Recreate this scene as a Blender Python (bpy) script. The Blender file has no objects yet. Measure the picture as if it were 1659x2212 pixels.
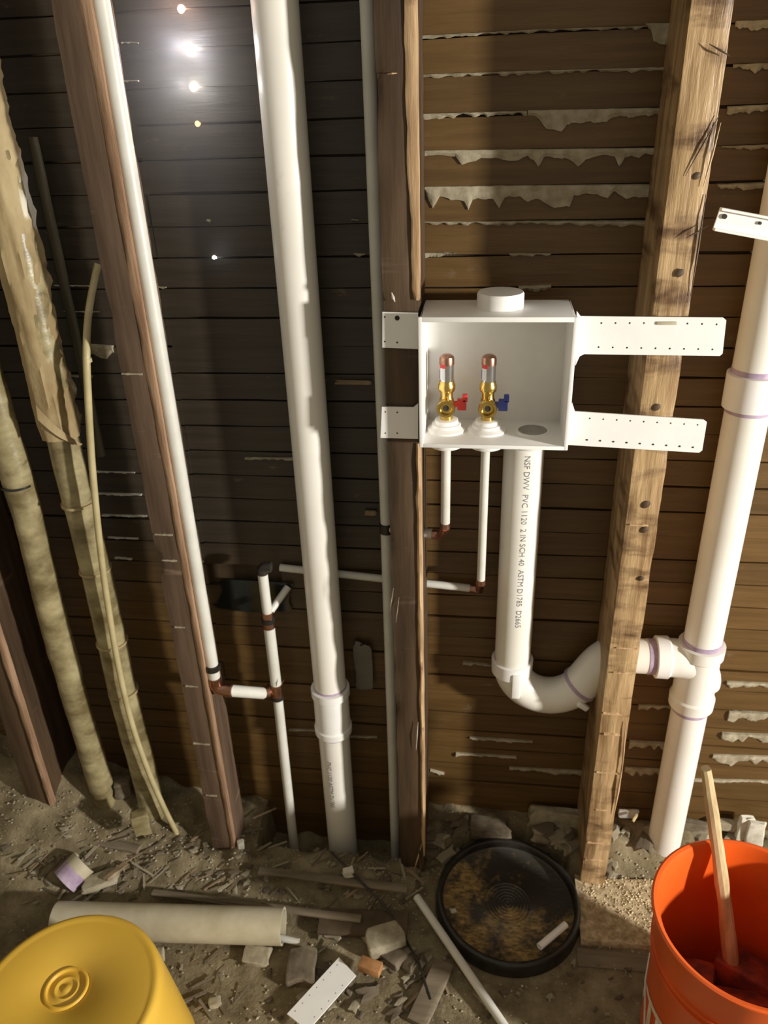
import bpy, bmesh, math, random
from mathutils import Vector, Matrix, noise
C = bpy.context.scene.collection
sc = bpy.context.scene
R_ = random.Random(7)

# ---------------------------------------------------------------- camera
W, H, F = 1659.0, 2212.0, 1700.0
CAMH = 1.30
HAZE = 2.2
def _d(x, y): return Vector((x-W/2, -(y-H/2), -F)).normalized()
_z = -_d(945, 4350); _x = -_d(-12700, 650)
_x = (_x - _z*_x.dot(_z)).normalized(); _y = _z.cross(_x)
ROT = Matrix((_x, _y, _z))
CO = Vector((0, 0, CAMH))
def at(x, y, Y):
    r = ROT @ Vector(((x-W/2)/F, -(y-H/2)/F, -1)); return CO + r*(Y/r.y)
def atz(x, y, Z):
    r = ROT @ Vector(((x-W/2)/F, -(y-H/2)/F, -1)); return CO + r*((Z-CAMH)/r.z)
cd = bpy.data.cameras.new('camera'); cam = bpy.data.objects.new('camera', cd); C.objects.link(cam)
cam.matrix_world = Matrix.Translation(CO) @ ROT.to_4x4()
cd.sensor_fit = 'VERTICAL'; cd.sensor_height = 24; cd.lens = F*24/H; cd.clip_start = .02
cd.dof.use_dof = True; cd.dof.focus_distance = .85; cd.dof.aperture_fstop = 6.3
sc.camera = cam

# ---------------------------------------------------------------- light
sc.view_settings.view_transform = 'Standard'; sc.view_settings.look = 'None'
sc.view_settings.gamma = 1; sc.view_settings.exposure = 0.0
wd = bpy.data.worlds.new('world'); sc.world = wd; wd.use_nodes = True
wd.node_tree.nodes['Background'].inputs[0].default_value = (1.0, .86, .62, 1)
wd.node_tree.nodes['Background'].inputs[1].default_value = .29
def area(name, loc, target, size, power, col, sy=None):
    l = bpy.data.lights.new(name, 'AREA'); l.energy = power; l.size = size; l.color = col
    if sy: l.shape = 'RECTANGLE'; l.size_y = sy
    o = bpy.data.objects.new(name, l); C.objects.link(o); o.location = loc
    o.rotation_euler = (Vector(target)-Vector(loc)).to_track_quat('-Z', 'Y').to_euler(); return o
area('work_light', (2.3, -.20, 1.08), (-.1, 1.05, .75), .13, 104, (1.0, .955, .87))
area('front_fill', (.9, -1.1, 2.3), (-.1, 1, .5), .9, 1.0, (1.0, .90, .76))  # unseen soft fill added from the front to lift the ambient
area('cool_fill', (-.2, .2, 2.4), (-.42, 1.06, 1.0), .25, .7, (.80, .90, 1.0))  # unseen cool fill added to tint the tall left pipe

# ---------------------------------------------------------------- materials
def nt(name):
    m = bpy.data.materials.new(name); m.use_nodes = True; t = m.node_tree
    return m, t, t.nodes['Principled BSDF']
def ramp(t, fac, stops):
    r = t.nodes.new('ShaderNodeValToRGB'); e = r.color_ramp.elements
    e[0].position, e[0].color = stops[0][0], (*stops[0][1], 1)
    e[1].position, e[1].color = stops[-1][0], (*stops[-1][1], 1)
    for p, c in stops[1:-1]:
        k = e.new(p); k.color = (*c, 1)
    t.links.new(fac, r.inputs[0]); return r.outputs[0]
def noi(t, scale, mapscale=(1, 1, 1), detail=5, rough=.6, dist=0, loc=(0, 0, 0)):
    tc = t.nodes.new('ShaderNodeTexCoord'); mp = t.nodes.new('ShaderNodeMapping'); n = t.nodes.new('ShaderNodeTexNoise')
    mp.inputs['Scale'].default_value = mapscale; mp.inputs['Location'].default_value = loc
    n.inputs['Scale'].default_value = scale; n.inputs['Detail'].default_value = detail
    n.inputs['Roughness'].default_value = rough; n.inputs['Distortion'].default_value = dist
    t.links.new(tc.outputs['Object'], mp.inputs[0]); t.links.new(mp.outputs[0], n.inputs[0]); return n.outputs[0]
def mix(t, fac, a, b, mode='MIX'):
    m = t.nodes.new('ShaderNodeMix'); m.data_type = 'RGBA'; m.blend_type = mode
    for s, v in ((m.inputs[0], fac), (m.inputs[6], a), (m.inputs[7], b)):
        if hasattr(v, 'links') or isinstance(v, bpy.types.NodeSocket): t.links.new(v, s)
        elif isinstance(v, (int, float)): s.default_value = v
        else: s.default_value = (*v, 1)
    return m.outputs[2]
def bump(t, b, h, strength=.3, dist=.002):
    n = t.nodes.new('ShaderNodeBump'); n.inputs['Strength'].default_value = strength; n.inputs['Distance'].default_value = dist
    t.links.new(h, n.inputs['Height']); t.links.new(n.outputs[0], b.inputs['Normal'])
def fleck(name, c1, c2, scale=20, rough=.6, ms=(1, 1, 1), bs=.3, bd=.002, metal=0, lo=.35, hi=.65, extra=None, spec=.5):
    m, t, b = nt(name); n = noi(t, scale, ms)
    col = ramp(t, n, [(lo, c1), (hi, c2)])
    if extra:                                   # (colour, scale, mapscale, lo, hi)
        n2 = noi(t, extra[1], extra[2], 4, .6, .3, (3, 1, 2)); f = ramp(t, n2, [(extra[3], (0, 0, 0)), (extra[4], (1, 1, 1))])
        col = mix(t, f, col, extra[0])
    t.links.new(col, b.inputs['Base Color']); b.inputs['Roughness'].default_value = rough; b.inputs['Metallic'].default_value = metal
    b.inputs['Specular IOR Level'].default_value = spec
    if bs: bump(t, b, n, bs, bd)
    return m
M = {}
M['pvc'] = fleck('white_plastic', (.80, .77, .70), (.86, .84, .78), 9, .33, bs=.04, extra=((.62, .56, .46), 22, (1, 1, .5), .66, .80))
M['pvc_clean'] = fleck('white_box_plastic', (.86, .85, .83), (.90, .89, .87), 30, .38, bs=.02)
M['pvc_dusty'] = fleck('dusty_plastic', (.42, .37, .25), (.56, .51, .38), 14, .5, bs=.05, extra=((.42, .34, .21), 30, (1, 1, 1), .6, .8))
M['primer'] = fleck('purple_primer', (.34, .24, .37), (.52, .42, .54), 45, .4, bs=0)
M['supply'] = fleck('grey_white_supply', (.62, .61, .55), (.72, .71, .66), 18, .38, bs=.03)
M['black'] = fleck('black_rubber', (.012, .011, .010), (.03, .027, .022), 40, .35)
M['copper'] = fleck('copper', (.30, .15, .10), (.50, .29, .21), 60, .33, metal=1, bs=.05)
M['brass'] = fleck('brass', (.60, .40, .10), (.78, .58, .20), 50, .25, metal=1, bs=.05)
M['steel'] = fleck('chrome_steel', (.55, .55, .58), (.7, .7, .72), 30, .18, metal=1, bs=0)
M['label_white'] = fleck('label_white', (.75, .76, .82), (.82, .83, .86), 30, .4, bs=0)
M['red'] = fleck('red_plastic', (.55, .03, .03), (.65, .06, .05), 30, .4, bs=0)
M['blue'] = fleck('blue_plastic', (.03, .05, .32), (.05, .08, .42), 30, .4, bs=0)
M['ink'] = fleck('print_ink', (.10, .10, .12), (.28, .27, .27), 300, .6, bs=0)
M['hole'] = fleck('dark_hole', (.02, .017, .013), (.03, .025, .02), 30, .8, bs=0)
M['drain'] = fleck('grey_drain_disc', (.26, .25, .22), (.36, .35, .32), 60, .5, bs=.1)
M['stud'] = fleck('old_stud_wood', (.040, .022, .010), (.092, .054, .027), 14, .62, (3, 3, .25), .5, .003, extra=((.15, .10, .06), 30, (.2, .2, 1.2), .62, .76))
M['stud_red'] = fleck('reddish_stud_wood', (.070, .042, .025), (.14, .088, .056), 14, .62, (3, 3, .25), .5, .003, extra=((.30, .20, .15), 28, (.15, .15, 1.0), .60, .74))
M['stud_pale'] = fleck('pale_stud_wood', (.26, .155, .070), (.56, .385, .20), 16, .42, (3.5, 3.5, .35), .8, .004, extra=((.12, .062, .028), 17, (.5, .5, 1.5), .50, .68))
M['split'] = fleck('fresh_split_wood', (.40, .25, .13), (.68, .47, .27), 26, .6, (3, 3, .3), .6, .003, extra=((.24, .13, .075), 18, (1, 1, .8), .6, .72))
M['split_dim'] = fleck('reddish_split_wood', (.22, .125, .07), (.42, .27, .17), 26, .6, (3, 3, .3), .6, .003)
M['plaster'] = fleck('lime_plaster', (.27, .23, .15), (.42, .37, .27), 60, .85, bs=.5)
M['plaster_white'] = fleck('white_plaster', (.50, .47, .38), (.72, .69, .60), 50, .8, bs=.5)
M['rubble'] = fleck('dusty_rubble', (.095, .072, .045), (.20, .16, .11), 40, .9, bs=.6)
M['board'] = fleck('dusty_grey_board', (.12, .095, .06), (.22, .175, .12), 18, .8, (.4, 3, 3), .4)
M['sliver'] = fleck('wood_sliver', (.18, .125, .07), (.36, .27, .16), 40, .7, bs=.3)
M['brick'] = fleck('orange_wood_block', (.30, .14, .05), (.46, .23, .09), 40, .75, bs=.4)
M['yellow'] = fleck('yellow_bucket_plastic', (.74, .45, .055), (.78, .49, .065), 10, .36, bs=.02)
M['orange'] = fleck('orange_bucket_plastic', (.72, .10, .012), (.80, .13, .018), 6, .34, bs=.02, extra=((.55, .10, .03), 12, (1, 1, .4), .6, .8))
M['white_print'] = fleck('white_print', (.72, .52, .40), (.85, .70, .58), 60, .5, bs=0)
M['handle'] = fleck('wood_handle', (.44, .32, .16), (.66, .52, .30), 20, .5, (3, 3, .3), .2)
M['wrap'] = fleck('brown_paper_wrap', (.27, .19, .085), (.46, .36, .20), 14, .75, (1, 1, .5), .7, .006, extra=((.74, .70, .58), 8, (1, 1, .7), .59, .63))
M['oldpipe'] = fleck('old_painted_pipe', (.15, .115, .05), (.42, .36, .20), 15, .36, (1, 1, 1.6), .5, .004, extra=((.12, .09, .04), 18, (.6, .6, 1.6), .60, .70))
M['tubing'] = fleck('tan_tubing', (.42, .35, .18), (.54, .46, .26), 20, .42, bs=.05)
M['brickred'] = fleck('dark_red_scrap', (.10, .02, .012), (.35, .05, .02), 30, .6)
M['sawdust'] = fleck('sawdust_concrete', (.26, .19, .10), (.62, .50, .32), 70, .9, bs=.8)
M['foil'] = fleck('grey_foil', (.45, .44, .42), (.75, .74, .72), 50, .3, metal=.4, bs=.6)

# lath wood: one board tone per lath, a darker upper part left of the middle stud
m, t, b = nt('lath_wood')
n = noi(t, 10, (.6, 1, 9), 6, .65); col = ramp(t, n, [(.3, (.088, .047, .0135)), (.7, (.138, .079, .026))])
oi = t.nodes.new('ShaderNodeNewGeometry'); rr = ramp(t, oi.outputs['Random Per Island'], [(0, (.88, .88, .88)), (1, (1.15, 1.12, 1.1))])
col = mix(t, 1.0, col, rr, 'MULTIPLY')
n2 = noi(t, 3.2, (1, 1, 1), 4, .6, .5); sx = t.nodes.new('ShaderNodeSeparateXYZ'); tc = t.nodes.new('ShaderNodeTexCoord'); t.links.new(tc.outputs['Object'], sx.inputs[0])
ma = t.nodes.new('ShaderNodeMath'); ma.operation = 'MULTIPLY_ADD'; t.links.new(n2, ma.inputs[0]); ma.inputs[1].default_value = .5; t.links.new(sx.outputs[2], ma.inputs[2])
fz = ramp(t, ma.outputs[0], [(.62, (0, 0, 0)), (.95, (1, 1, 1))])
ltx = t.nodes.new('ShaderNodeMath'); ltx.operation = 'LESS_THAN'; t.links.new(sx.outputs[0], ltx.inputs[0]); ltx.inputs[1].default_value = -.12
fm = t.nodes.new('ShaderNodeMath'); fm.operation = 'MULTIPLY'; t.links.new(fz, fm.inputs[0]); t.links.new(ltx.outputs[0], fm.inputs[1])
dark_lath = ramp(t, n, [(.3, (.030, .023, .016)), (.7, (.048, .037, .026))])
col = mix(t, fm.outputs[0], col, dark_lath)
n3 = noi(t, 26, (1, 1, 2), 5, .6, 0, (4, 0, 0)); f3 = ramp(t, n3, [(.66, (0, 0, 0)), (.80, (1, 1, 1))])
col = mix(t, f3, col, (.17, .12, .07))
t.links.new(col, b.inputs['Base Color']); b.inputs['Roughness'].default_value = .42; bump(t, b, n, .5, .003); M['lath'] = m

m, t, b = nt('dirt')
n = noi(t, 16, (1, 1, 1), 8, .7); col = ramp(t, n, [(.32, (.105, .078, .040)), (.5, (.20, .16, .09)), (.68, (.31, .255, .155))])
n2 = noi(t, 90, (1, 1, 1), 3, .7); f2 = ramp(t, n2, [(.62, (0, 0, 0)), (.72, (1, 1, 1))]); col = mix(t, f2, col, (.36, .30, .20))
t.links.new(col, b.inputs['Base Color']); b.inputs['Roughness'].default_value = .9; bump(t, b, n, .8, .01); M['dirt'] = m

m, t, b = nt('lid_plastic')
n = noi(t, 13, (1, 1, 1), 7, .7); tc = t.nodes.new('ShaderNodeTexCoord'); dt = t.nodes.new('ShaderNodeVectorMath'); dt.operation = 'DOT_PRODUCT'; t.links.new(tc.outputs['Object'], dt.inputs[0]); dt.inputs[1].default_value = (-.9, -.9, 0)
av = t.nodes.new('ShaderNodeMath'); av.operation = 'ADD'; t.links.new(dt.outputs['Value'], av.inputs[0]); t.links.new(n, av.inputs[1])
f = ramp(t, av.outputs[0], [(.48, (0, 0, 0)), (.60, (1, 1, 1))])  # sawdust mask; its bare far right also paints in the diagonal shadow
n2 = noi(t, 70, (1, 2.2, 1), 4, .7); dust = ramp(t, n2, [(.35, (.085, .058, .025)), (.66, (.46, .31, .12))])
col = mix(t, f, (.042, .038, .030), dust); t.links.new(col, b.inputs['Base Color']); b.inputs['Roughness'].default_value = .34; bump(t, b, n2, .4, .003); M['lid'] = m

def emit(name, col, s):
    m = bpy.data.materials.new(name); m.use_nodes = True; t = m.node_tree; t.nodes.clear()
    e = t.nodes.new('ShaderNodeEmission'); o = t.nodes.new('ShaderNodeOutputMaterial'); e.inputs[0].default_value = (*col, 1); e.inputs[1].default_value = s
    t.links.new(e.outputs[0], o.inputs[0]); return m

# ---------------------------------------------------------------- helpers
def tag(o, label=None, cat=None, group=None, kind=None):
    if label: o['label'] = label
    if cat: o['category'] = cat
    if group: o['group'] = group
    if kind: o['kind'] = kind
    return o
def thing(name, label, cat, loc=(0, 0, 0), group=None):
    o = bpy.data.objects.new(name, None); C.objects.link(o); o.location = loc; o.empty_display_size = .02
    bpy.context.view_layer.update(); return tag(o, label, cat, group)
def obj(name, bm, m, parent=None, smooth=True, ang=35):
    me = bpy.data.meshes.new(name)
    bmesh.ops.recalc_face_normals(bm, faces=bm.faces); bm.to_mesh(me); bm.free()
    if smooth:
        me.polygons.foreach_set('use_smooth', [True]*len(me.polygons)); me.set_sharp_from_angle(angle=math.radians(ang))
    o = bpy.data.objects.new(name, me); C.objects.link(o); me.materials.append(m if not isinstance(m, str) else M[m])
    if parent:
        o.parent = parent
        p = parent; off = Vector((0, 0, 0))
        while p: off += p.location; p = p.parent
        me.transform(Matrix.Translation(-off))
    return o
def top(o):      # move a parentless mesh's origin to the middle of its base
    me = o.data; xs = [v.co for v in me.vertices]
    mn = Vector((min(v[i] for v in xs) for i in range(3))); mx = Vector((max(v[i] for v in xs) for i in range(3)))
    c = Vector(((mn.x+mx.x)/2, (mn.y+mx.y)/2, mn.z)); me.transform(Matrix.Translation(-c)); o.location = c; return o
def box(bm, lo, hi, bev=0, rot=None):
    lo, hi = Vector(lo), Vector(hi); c = (lo+hi)/2; s = hi-lo
    tmp = bmesh.new(); bmesh.ops.create_cube(tmp, size=1)
    for v in tmp.verts: v.co = Vector((v.co.x*s.x, v.co.y*s.y, v.co.z*s.z))
    if bev: bmesh.ops.bevel(tmp, geom=tmp.edges[:], offset=bev, segments=2, affect='EDGES', profile=.5)
    for v in tmp.verts:
        if rot: v.co = rot @ v.co
        v.co += c
    add(bm, tmp); return bm
def add(bm, tmp):
    me = bpy.data.meshes.new('t'); tmp.to_mesh(me); tmp.free(); bm.from_mesh(me); bpy.data.meshes.remove(me)
def frames(pts):
    n = len(pts); T = []
    for i in range(n):
        a = pts[max(0, i-1)]; b_ = pts[min(n-1, i+1)]; T.append((b_-a).normalized())
    u = Vector((0, 1, 0)) if abs(T[0].y) < .8 else Vector((1, 0, 0))
    u = (u - T[0]*u.dot(T[0])).normalized(); out = []
    for tt in T:
        u = (u - tt*u.dot(tt)).normalized(); out.append((tt, u, tt.cross(u)))
    return out
def tube(bm, pts, r, seg=28, inner=None, rf=None):
    pts = [Vector(p) for p in pts]; fr = frames(pts); rings = []
    def mk(rad):
        rs = []
        for i, (p, (tt, u, w)) in enumerate(zip(pts, fr)):
            rr_ = rad[i] if isinstance(rad, (list, tuple)) else rad
            rs.append([bm.verts.new(p + (u*math.cos(a)+w*math.sin(a))*(rr_ + (rf(i, a, p) if rf else 0))) for a in [2*math.pi*k/seg for k in range(seg)]])
        for a_, b_ in zip(rs, rs[1:]):
            for k in range(seg): bm.faces.new((a_[k], a_[(k+1) % seg], b_[(k+1) % seg], b_[k]))
        return rs
    o = mk(r)
    if inner:
        i_ = mk(inner)
        for e in (0, -1):
            for k in range(seg): bm.faces.new((o[e][k], o[e][(k+1) % seg], i_[e][(k+1) % seg], i_[e][k]))
    else:
        bm.faces.new(o[0]); bm.faces.new(o[-1])
    return bm
def rod(bm, a, b_, r, seg=24, inner=None, n=1, r2=None):
    a, b_ = Vector(a), Vector(b_); pts = [a.lerp(b_, i/n) for i in range(n+1)]
    rad = r if r2 is None else [r+(r2-r)*i/n for i in range(n+1)]
    return tube(bm, pts, rad, seg, inner)
def lathe(bm, prof, o, ax=Vector((0, 0, 1)), seg=40, cap=True):
    o = Vector(o); ax = Vector(ax).normalized(); u = ax.orthogonal().normalized(); w = ax.cross(u); rs = []
    for r, h in prof:
        if r < 1e-6: rs.append([bm.verts.new(o+ax*h)]); continue
        rs.append([bm.verts.new(o+ax*h+(u*math.cos(2*math.pi*k/seg)+w*math.sin(2*math.pi*k/seg))*r) for k in range(seg)])
    for a, b_ in zip(rs, rs[1:]):
        for k in range(seg):
            k2 = (k+1) % seg
            if len(a) == 1 and len(b_) == 1: continue
            if len(a) == 1: bm.faces.new((a[0], b_[k2], b_[k]))
            elif len(b_) == 1: bm.faces.new((a[k], a[k2], b_[0]))
            else: bm.faces.new((a[k], a[k2], b_[k2], b_[k]))
    if cap:
        for a in (rs[0], rs[-1]):
            if len(a) > 1:
                try: bm.faces.new(a)
                except ValueError: pass
    return bm
def arc(c, u, w, r, a0, a1, n=10):
    c, u, w = Vector(c), Vector(u), Vector(w)
    return [c + u*r*math.cos(math.radians(a0+(a1-a0)*i/n)) + w*r*math.sin(math.radians(a0+(a1-a0)*i/n)) for i in range(n+1)]
def nz(p, s, k=0): return noise.noise(Vector(p)*s + Vector((k*7.3, k*3.1, k*1.7)))
def rough_board(bm, lo, hi, amp=.002, step=.02, seed=0, long=2, low=9):
    """board with uneven, chipped faces; long = index of the long axis"""
    lo, hi = Vector(lo), Vector(hi); L = hi[long]-lo[long]; n = max(2, int(L/step)); a1, a2 = [i for i in range(3) if i != long]
    m_ = 4; per = [(i/m_, 0) for i in range(m_)]+[(1, i/m_) for i in range(m_)]+[(1-i/m_, 1) for i in range(m_)]+[(0, 1-i/m_) for i in range(m_)]
    rings = []
    for i in range(n+1):
        z = lo[long]+L*i/n; ring = []
        for (p, q) in per:
            v = Vector((0, 0, 0)); v[long] = z; v[a1] = lo[a1]+(hi[a1]-lo[a1])*p; v[a2] = lo[a2]+(hi[a2]-lo[a2])*q
            cor = (p in (0, 1)) and (q in (0, 1))
            dn = noise.noise(Vector((v.x*60, v.y*60, v.z*low))+Vector((seed*5.1, 0, 0)))*amp
            c = Vector(v); c[a1] = (lo[a1]+hi[a1])/2; c[a2] = (lo[a2]+hi[a2])/2
            k = (c-v).normalized(); v += k*(abs(dn)+(.0015+max(0, nz(v, 22, seed))*.006 if cor else 0)); ring.append(bm.verts.new(v))
        rings.append(ring)
    s = len(per)
    for a, b_ in zip(rings, rings[1:]):
        for k in range(s): bm.faces.new((a[k], a[(k+1) % s], b_[(k+1) % s], b_[k]))
    bm.faces.new(rings[0]); bm.faces.new(rings[-1]); return bm
def boolean(o, cutbm):
    """cut real holes and bake the result into the mesh"""
    me = bpy.data.meshes.new('cut'); bmesh.ops.recalc_face_normals(cutbm, faces=cutbm.faces); cutbm.to_mesh(me); cutbm.free()
    co = bpy.data.objects.new('cut', me); C.objects.link(co)
    if o.parent:
        off = Vector((0, 0, 0)); p = o.parent
        while p: off += p.location; p = p.parent
        # cutter stays in world space
    md = o.modifiers.new('b', 'BOOLEAN'); md.operation = 'DIFFERENCE'; md.object = co; md.solver = 'EXACT'
    bpy.context.view_layer.update(); dg = bpy.context.evaluated_depsgraph_get()
    new = bpy.data.meshes.new_from_object(o.evaluated_get(dg)); o.modifiers.clear(); mats = list(o.data.materials); o.data = new
    if not new.materials:
        for mm in mats: new.materials.append(mm)
    new.set_sharp_from_angle(angle=math.radians(35))
    bpy.data.objects.remove(co)
def text_bm(s, size, wrap, bold=0):
    """flat lettering -> mesh whose vertices go through wrap(x, y) -> world point"""
    cu = bpy.data.curves.new('txt', 'FONT'); cu.body = s; cu.size = size; cu.resolution_u = 2; cu.offset = bold
    o = bpy.data.objects.new('txt', cu); C.objects.link(o); bpy.context.view_layer.update()
    me = bpy.data.meshes.new_from_object(o.evaluated_get(bpy.context.evaluated_depsgraph_get()))
    bm = bmesh.new(); bm.from_mesh(me); bmesh.ops.triangulate(bm, faces=bm.faces)
    bmesh.ops.subdivide_edges(bm, edges=[e for e in bm.edges if e.calc_length() > size*.3], cuts=2)
    for v in bm.verts: v.co = wrap(v.co.x, v.co.y)
    bpy.data.objects.remove(o); bpy.data.curves.remove(cu); return bm

# ---------------------------------------------------------------- setting
YL = 1.125                                    # front of the laths
def lath_gap(k): return 1.3655-.0430*k        # height of the k-th gap
STUDX = []
bm = bmesh.new()
k = -4
while lath_gap(k) > -.10:
    zt = lath_gap(k)-.0012; zb = lath_gap(k+1)+.0012
    segs = [(-1.75, -.478), (-.478, -.115), (-.115, .22), (.22, .78)]
    for j, (x0, x1) in enumerate(segs):
        # boards that have dropped or broken leave darker openings
        if k == 18 and j == 1: segs_here = [(-.345, x1)]
        else: segs_here = [(x0, x1)]
        for (a, c_) in segs_here:
            w1, w2 = R_.uniform(-.0012, .0012), R_.uniform(-.0012, .0012); yy = YL+R_.uniform(-.001, .0015); n = max(2, int((c_-a)/.03)); prev = None
            for i in range(n+1):
                x = a+(c_-a)*i/n; dz = w1+(w2-w1)*i/n; e1 = nz((x, k, 0), 9, j)*.0016; e2 = nz((x, k, 5), 9, j)*.0016
                q = [bm.verts.new((x, yy, zb+dz+e2)), bm.verts.new((x, yy, zt+dz+e1)), bm.verts.new((x, yy+.007, zt+dz+e1)), bm.verts.new((x, yy+.007, zb+dz+e2))]
                if prev:
                    for s in range(4): bm.faces.new((prev[s], prev[(s+1) % 4], q[(s+1) % 4], q[s]))
                else: bm.faces.new(q)
                prev = q
            bm.faces.new(prev)
    k += 1
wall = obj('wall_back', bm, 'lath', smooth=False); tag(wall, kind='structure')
bm = bmesh.new(); box(bm, (-1.8, 1.1345, -.3), (.9, 1.15, 1.62)); wb = obj('wall_outer', bm, fleck('dark_boards', (.045, .028, .013), (.070, .045, .022), 20, .6), smooth=False); tag(wb, kind='structure')

def floor_h(x, y):
    q_ = .35+.65*max(0, min(1, (y-.83)/.08)); z = q_*(.006*nz((x, y, 0), 6)+.005*nz((x, y, 0), 18, 1)+.003*nz((x, y, 0), 45, 2))
    ridge = math.exp(-((y-(.985+.02*nz((x, 0, 0), 4)))/.045)**2)
    if x < .22: z += ridge*(.018+.018*max(0, nz((x, y, 3), 12)))*(1 if x < -.1 else .15)
    if y > 1.02:
        d = min(1, (y-1.02)/.05); z += d*(-.075 if -.42 < x < -.11 else (.045 if x >= -.11 else .02))
    if x < -.55: z += min(.13, (-.55-x)*.40)*max(0, min(1, (y-.84)/.22))
    if y > .94: z += .014*nz((x, y, 1), 28, 4)
    if -.05 < x < .18 and y > .78: 
        r = math.hypot(x-.064, y-.946)
        if r < .15: z = min(z, .0)-.004
    return z
bm = bmesh.new(); NX, NY = 300, 150; X0, X1, Y0, Y1 = -1.7, .9, .05, 1.15; g = []
for j in range(NY+1):
    g.append([bm.verts.new((X0+(X1-X0)*i/NX, Y0+(Y1-Y0)*j/NY, floor_h(X0+(X1-X0)*i/NX, Y0+(Y1-Y0)*j/NY))) for i in range(NX+1)])
for j in range(NY):
    for i in range(NX): bm.faces.new((g[j][i], g[j][i+1], g[j+1][i+1], g[j+1][i]))
fl = obj('floor', bm, 'dirt'); tag(fl, kind='structure')

# plaster squeezed through the gaps, and glint strips (parts of the wall)
def ooze_or_glint(topline, lower, mat='plaster', Yf=YL-.0035, th=.006):
    """topline/lower: image polylines turned to points on the lath face"""
    a = [at(x, y, YL) for x, y in topline]; b_ = [at(x, y, YL) for x, y in lower]
    xs = sorted(set([p.x for p in b_]+[a[0].x+(a[-1].x-a[0].x)*i/60 for i in range(61)]))
    def ev(line, x):
        for p, q in zip(line, line[1:]):
            if p.x <= x <= q.x and q.x > p.x: return p.z+(q.z-p.z)*(x-p.x)/(q.x-p.x)
        return line[0].z if x < line[0].x else line[-1].z
    bm = bmesh.new(); prev = None
    for x in xs:
        zt = ev(a, x)+.0004*nz((x, 0, 0), 80); zb = min(zt-.0012, ev(b_, x)+.0035*nz((x, zt, 0), 90)+.0016*nz((x, zt, 0), 260)); ym = Yf-.002*abs(nz((x, zt, 2), 60))
        q = [bm.verts.new(p) for p in ((x, YL+.004, zt+.0005), (x, ym, zt-.0005), (x, ym-.0012, (zt+zb)/2), (x, ym+.0015, zb), (x, YL+.004, zb+.001))]
        if prev:
            for s in range(5): bm.faces.new((prev[s], prev[(s+1) % 5], q[(s+1) % 5], q[s]))
        else: bm.faces.new(q)
        prev = q
    bm.faces.new(prev); return obj('plaster_or_glint', bm, mat, wall)
ooze_or_glint([(1140, 238), (1448, 232)], [(1140, 246), (1165, 258), (1180, 278), (1195, 284), (1212, 283), (1225, 268), (1260, 262), (1310, 262), (1325, 250), (1400, 252), (1448, 246)])
ooze_or_glint([(918, 324), (1435, 319)], [(918, 336), (985, 338), (998, 353), (1040, 343), (1120, 343), (1140, 334), (1163, 359), (1175, 340), (1218, 340), (1248, 360), (1265, 342), (1310, 334), (1328, 338), (1337, 357), (1350, 338), (1380, 340), (1395, 332), (1435, 331)])
ooze_or_glint([(918, 402), (1425, 398)], [(918, 414), (935, 447), (950, 428), (1003, 434), (1012, 449), (1022, 427), (1065, 430), (1078, 448), (1090, 426), (1118, 424), (1140, 433), (1165, 428), (1190, 446), (1230, 447), (1240, 422), (1290, 418), (1312, 428), (1325, 415), (1352, 425), (1425, 425)])
ooze_or_glint([(912, 76), (1200, 62), (1398, 56)], [(912, 84), (1050, 74), (1200, 67), (1398, 60)])
ooze_or_glint([(912, 160), (1200, 151), (1470, 144)], [(912, 171), (1000, 164), (1200, 158), (1470, 151)])
ooze_or_glint([(912, 245), (1138, 239)], [(912, 255), (1000, 250), (1138, 247)])
ooze_or_glint([(912, 478), (1420, 477)], [(912, 484), (1100, 483), (1420, 487)])
ooze_or_glint([(912, 545), (985, 545)], [(912, 557), (950, 553), (985, 547)])
ooze_or_glint([(1100, 547), (1190, 547)], [(1100, 551), (1150, 553), (1190, 550)])
ooze_or_glint([(1120, 617), (1190, 614)], [(1120, 626), (1160, 628), (1190, 623)])
ooze_or_glint([(1395, 50), (1474, 49)], [(1395, 60), (1405, 66), (1412, 88), (1435, 98), (1465, 92), (1474, 80)], th=.012)
ooze_or_glint([(1590, 45), (1659, 43)], [(1590, 60), (1630, 64), (1659, 62)])
ooze_or_glint([(1585, 139), (1659, 136)], [(1585, 148), (1620, 148), (1630, 157), (1645, 148), (1659, 147)])
ooze_or_glint([(1572, 230), (1659, 226)], [(1572, 247), (1620, 240), (1659, 238)])
ooze_or_glint([(1550, 398), (1659, 394)], [(1550, 404), (1600, 408), (1659, 403)])
ooze_or_glint([(1560, 316), (1659, 312)], [(1560, 320), (1600, 321), (1659, 318)])
for (y0, xa, xb, dep) in ((1470, 1570, 1659, 12), (1520, 1380, 1470, 10), (1535, 1575, 1659, 20), (1582, 1560, 1659, 22), (1600, 1360, 1440, 14), (1628, 1540, 1659, 20), (1655, 1350, 1425, 16), (1680, 1500, 1659, 8)):
    ooze_or_glint([(xa, y0), (xb, y0+4)], [(xa+(xb-xa)*i/9, y0+4+dep*(.25+.75*R_.random())) for i in range(10)])
for (y0, xa, xb, dep) in ((1590, 1015, 1150, 5), (1624, 985, 1115, 4), (1655, 1100, 1260, 9), (1427, 1000, 1070, 4), (1660, 930, 960, 3)):
    ooze_or_glint([(xa, y0), (xb, y0+8)], [(xa+(xb-xa)*i/9, y0+3+8*i/9+dep*R_.random()) for i in range(10)])
for (y0, xa, xb) in ((1017, 200, 292), (1065, 210, 306), (1111, 222, 318), (1159, 235, 300), (1203, 250, 286)):  # thin pale strips painting in glints on the left-bay lath edges
    ooze_or_glint([(xa, y0-1), (xb, y0+2)], [(xa, y0+2), (xb, y0+4)], 'plaster_white')
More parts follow.
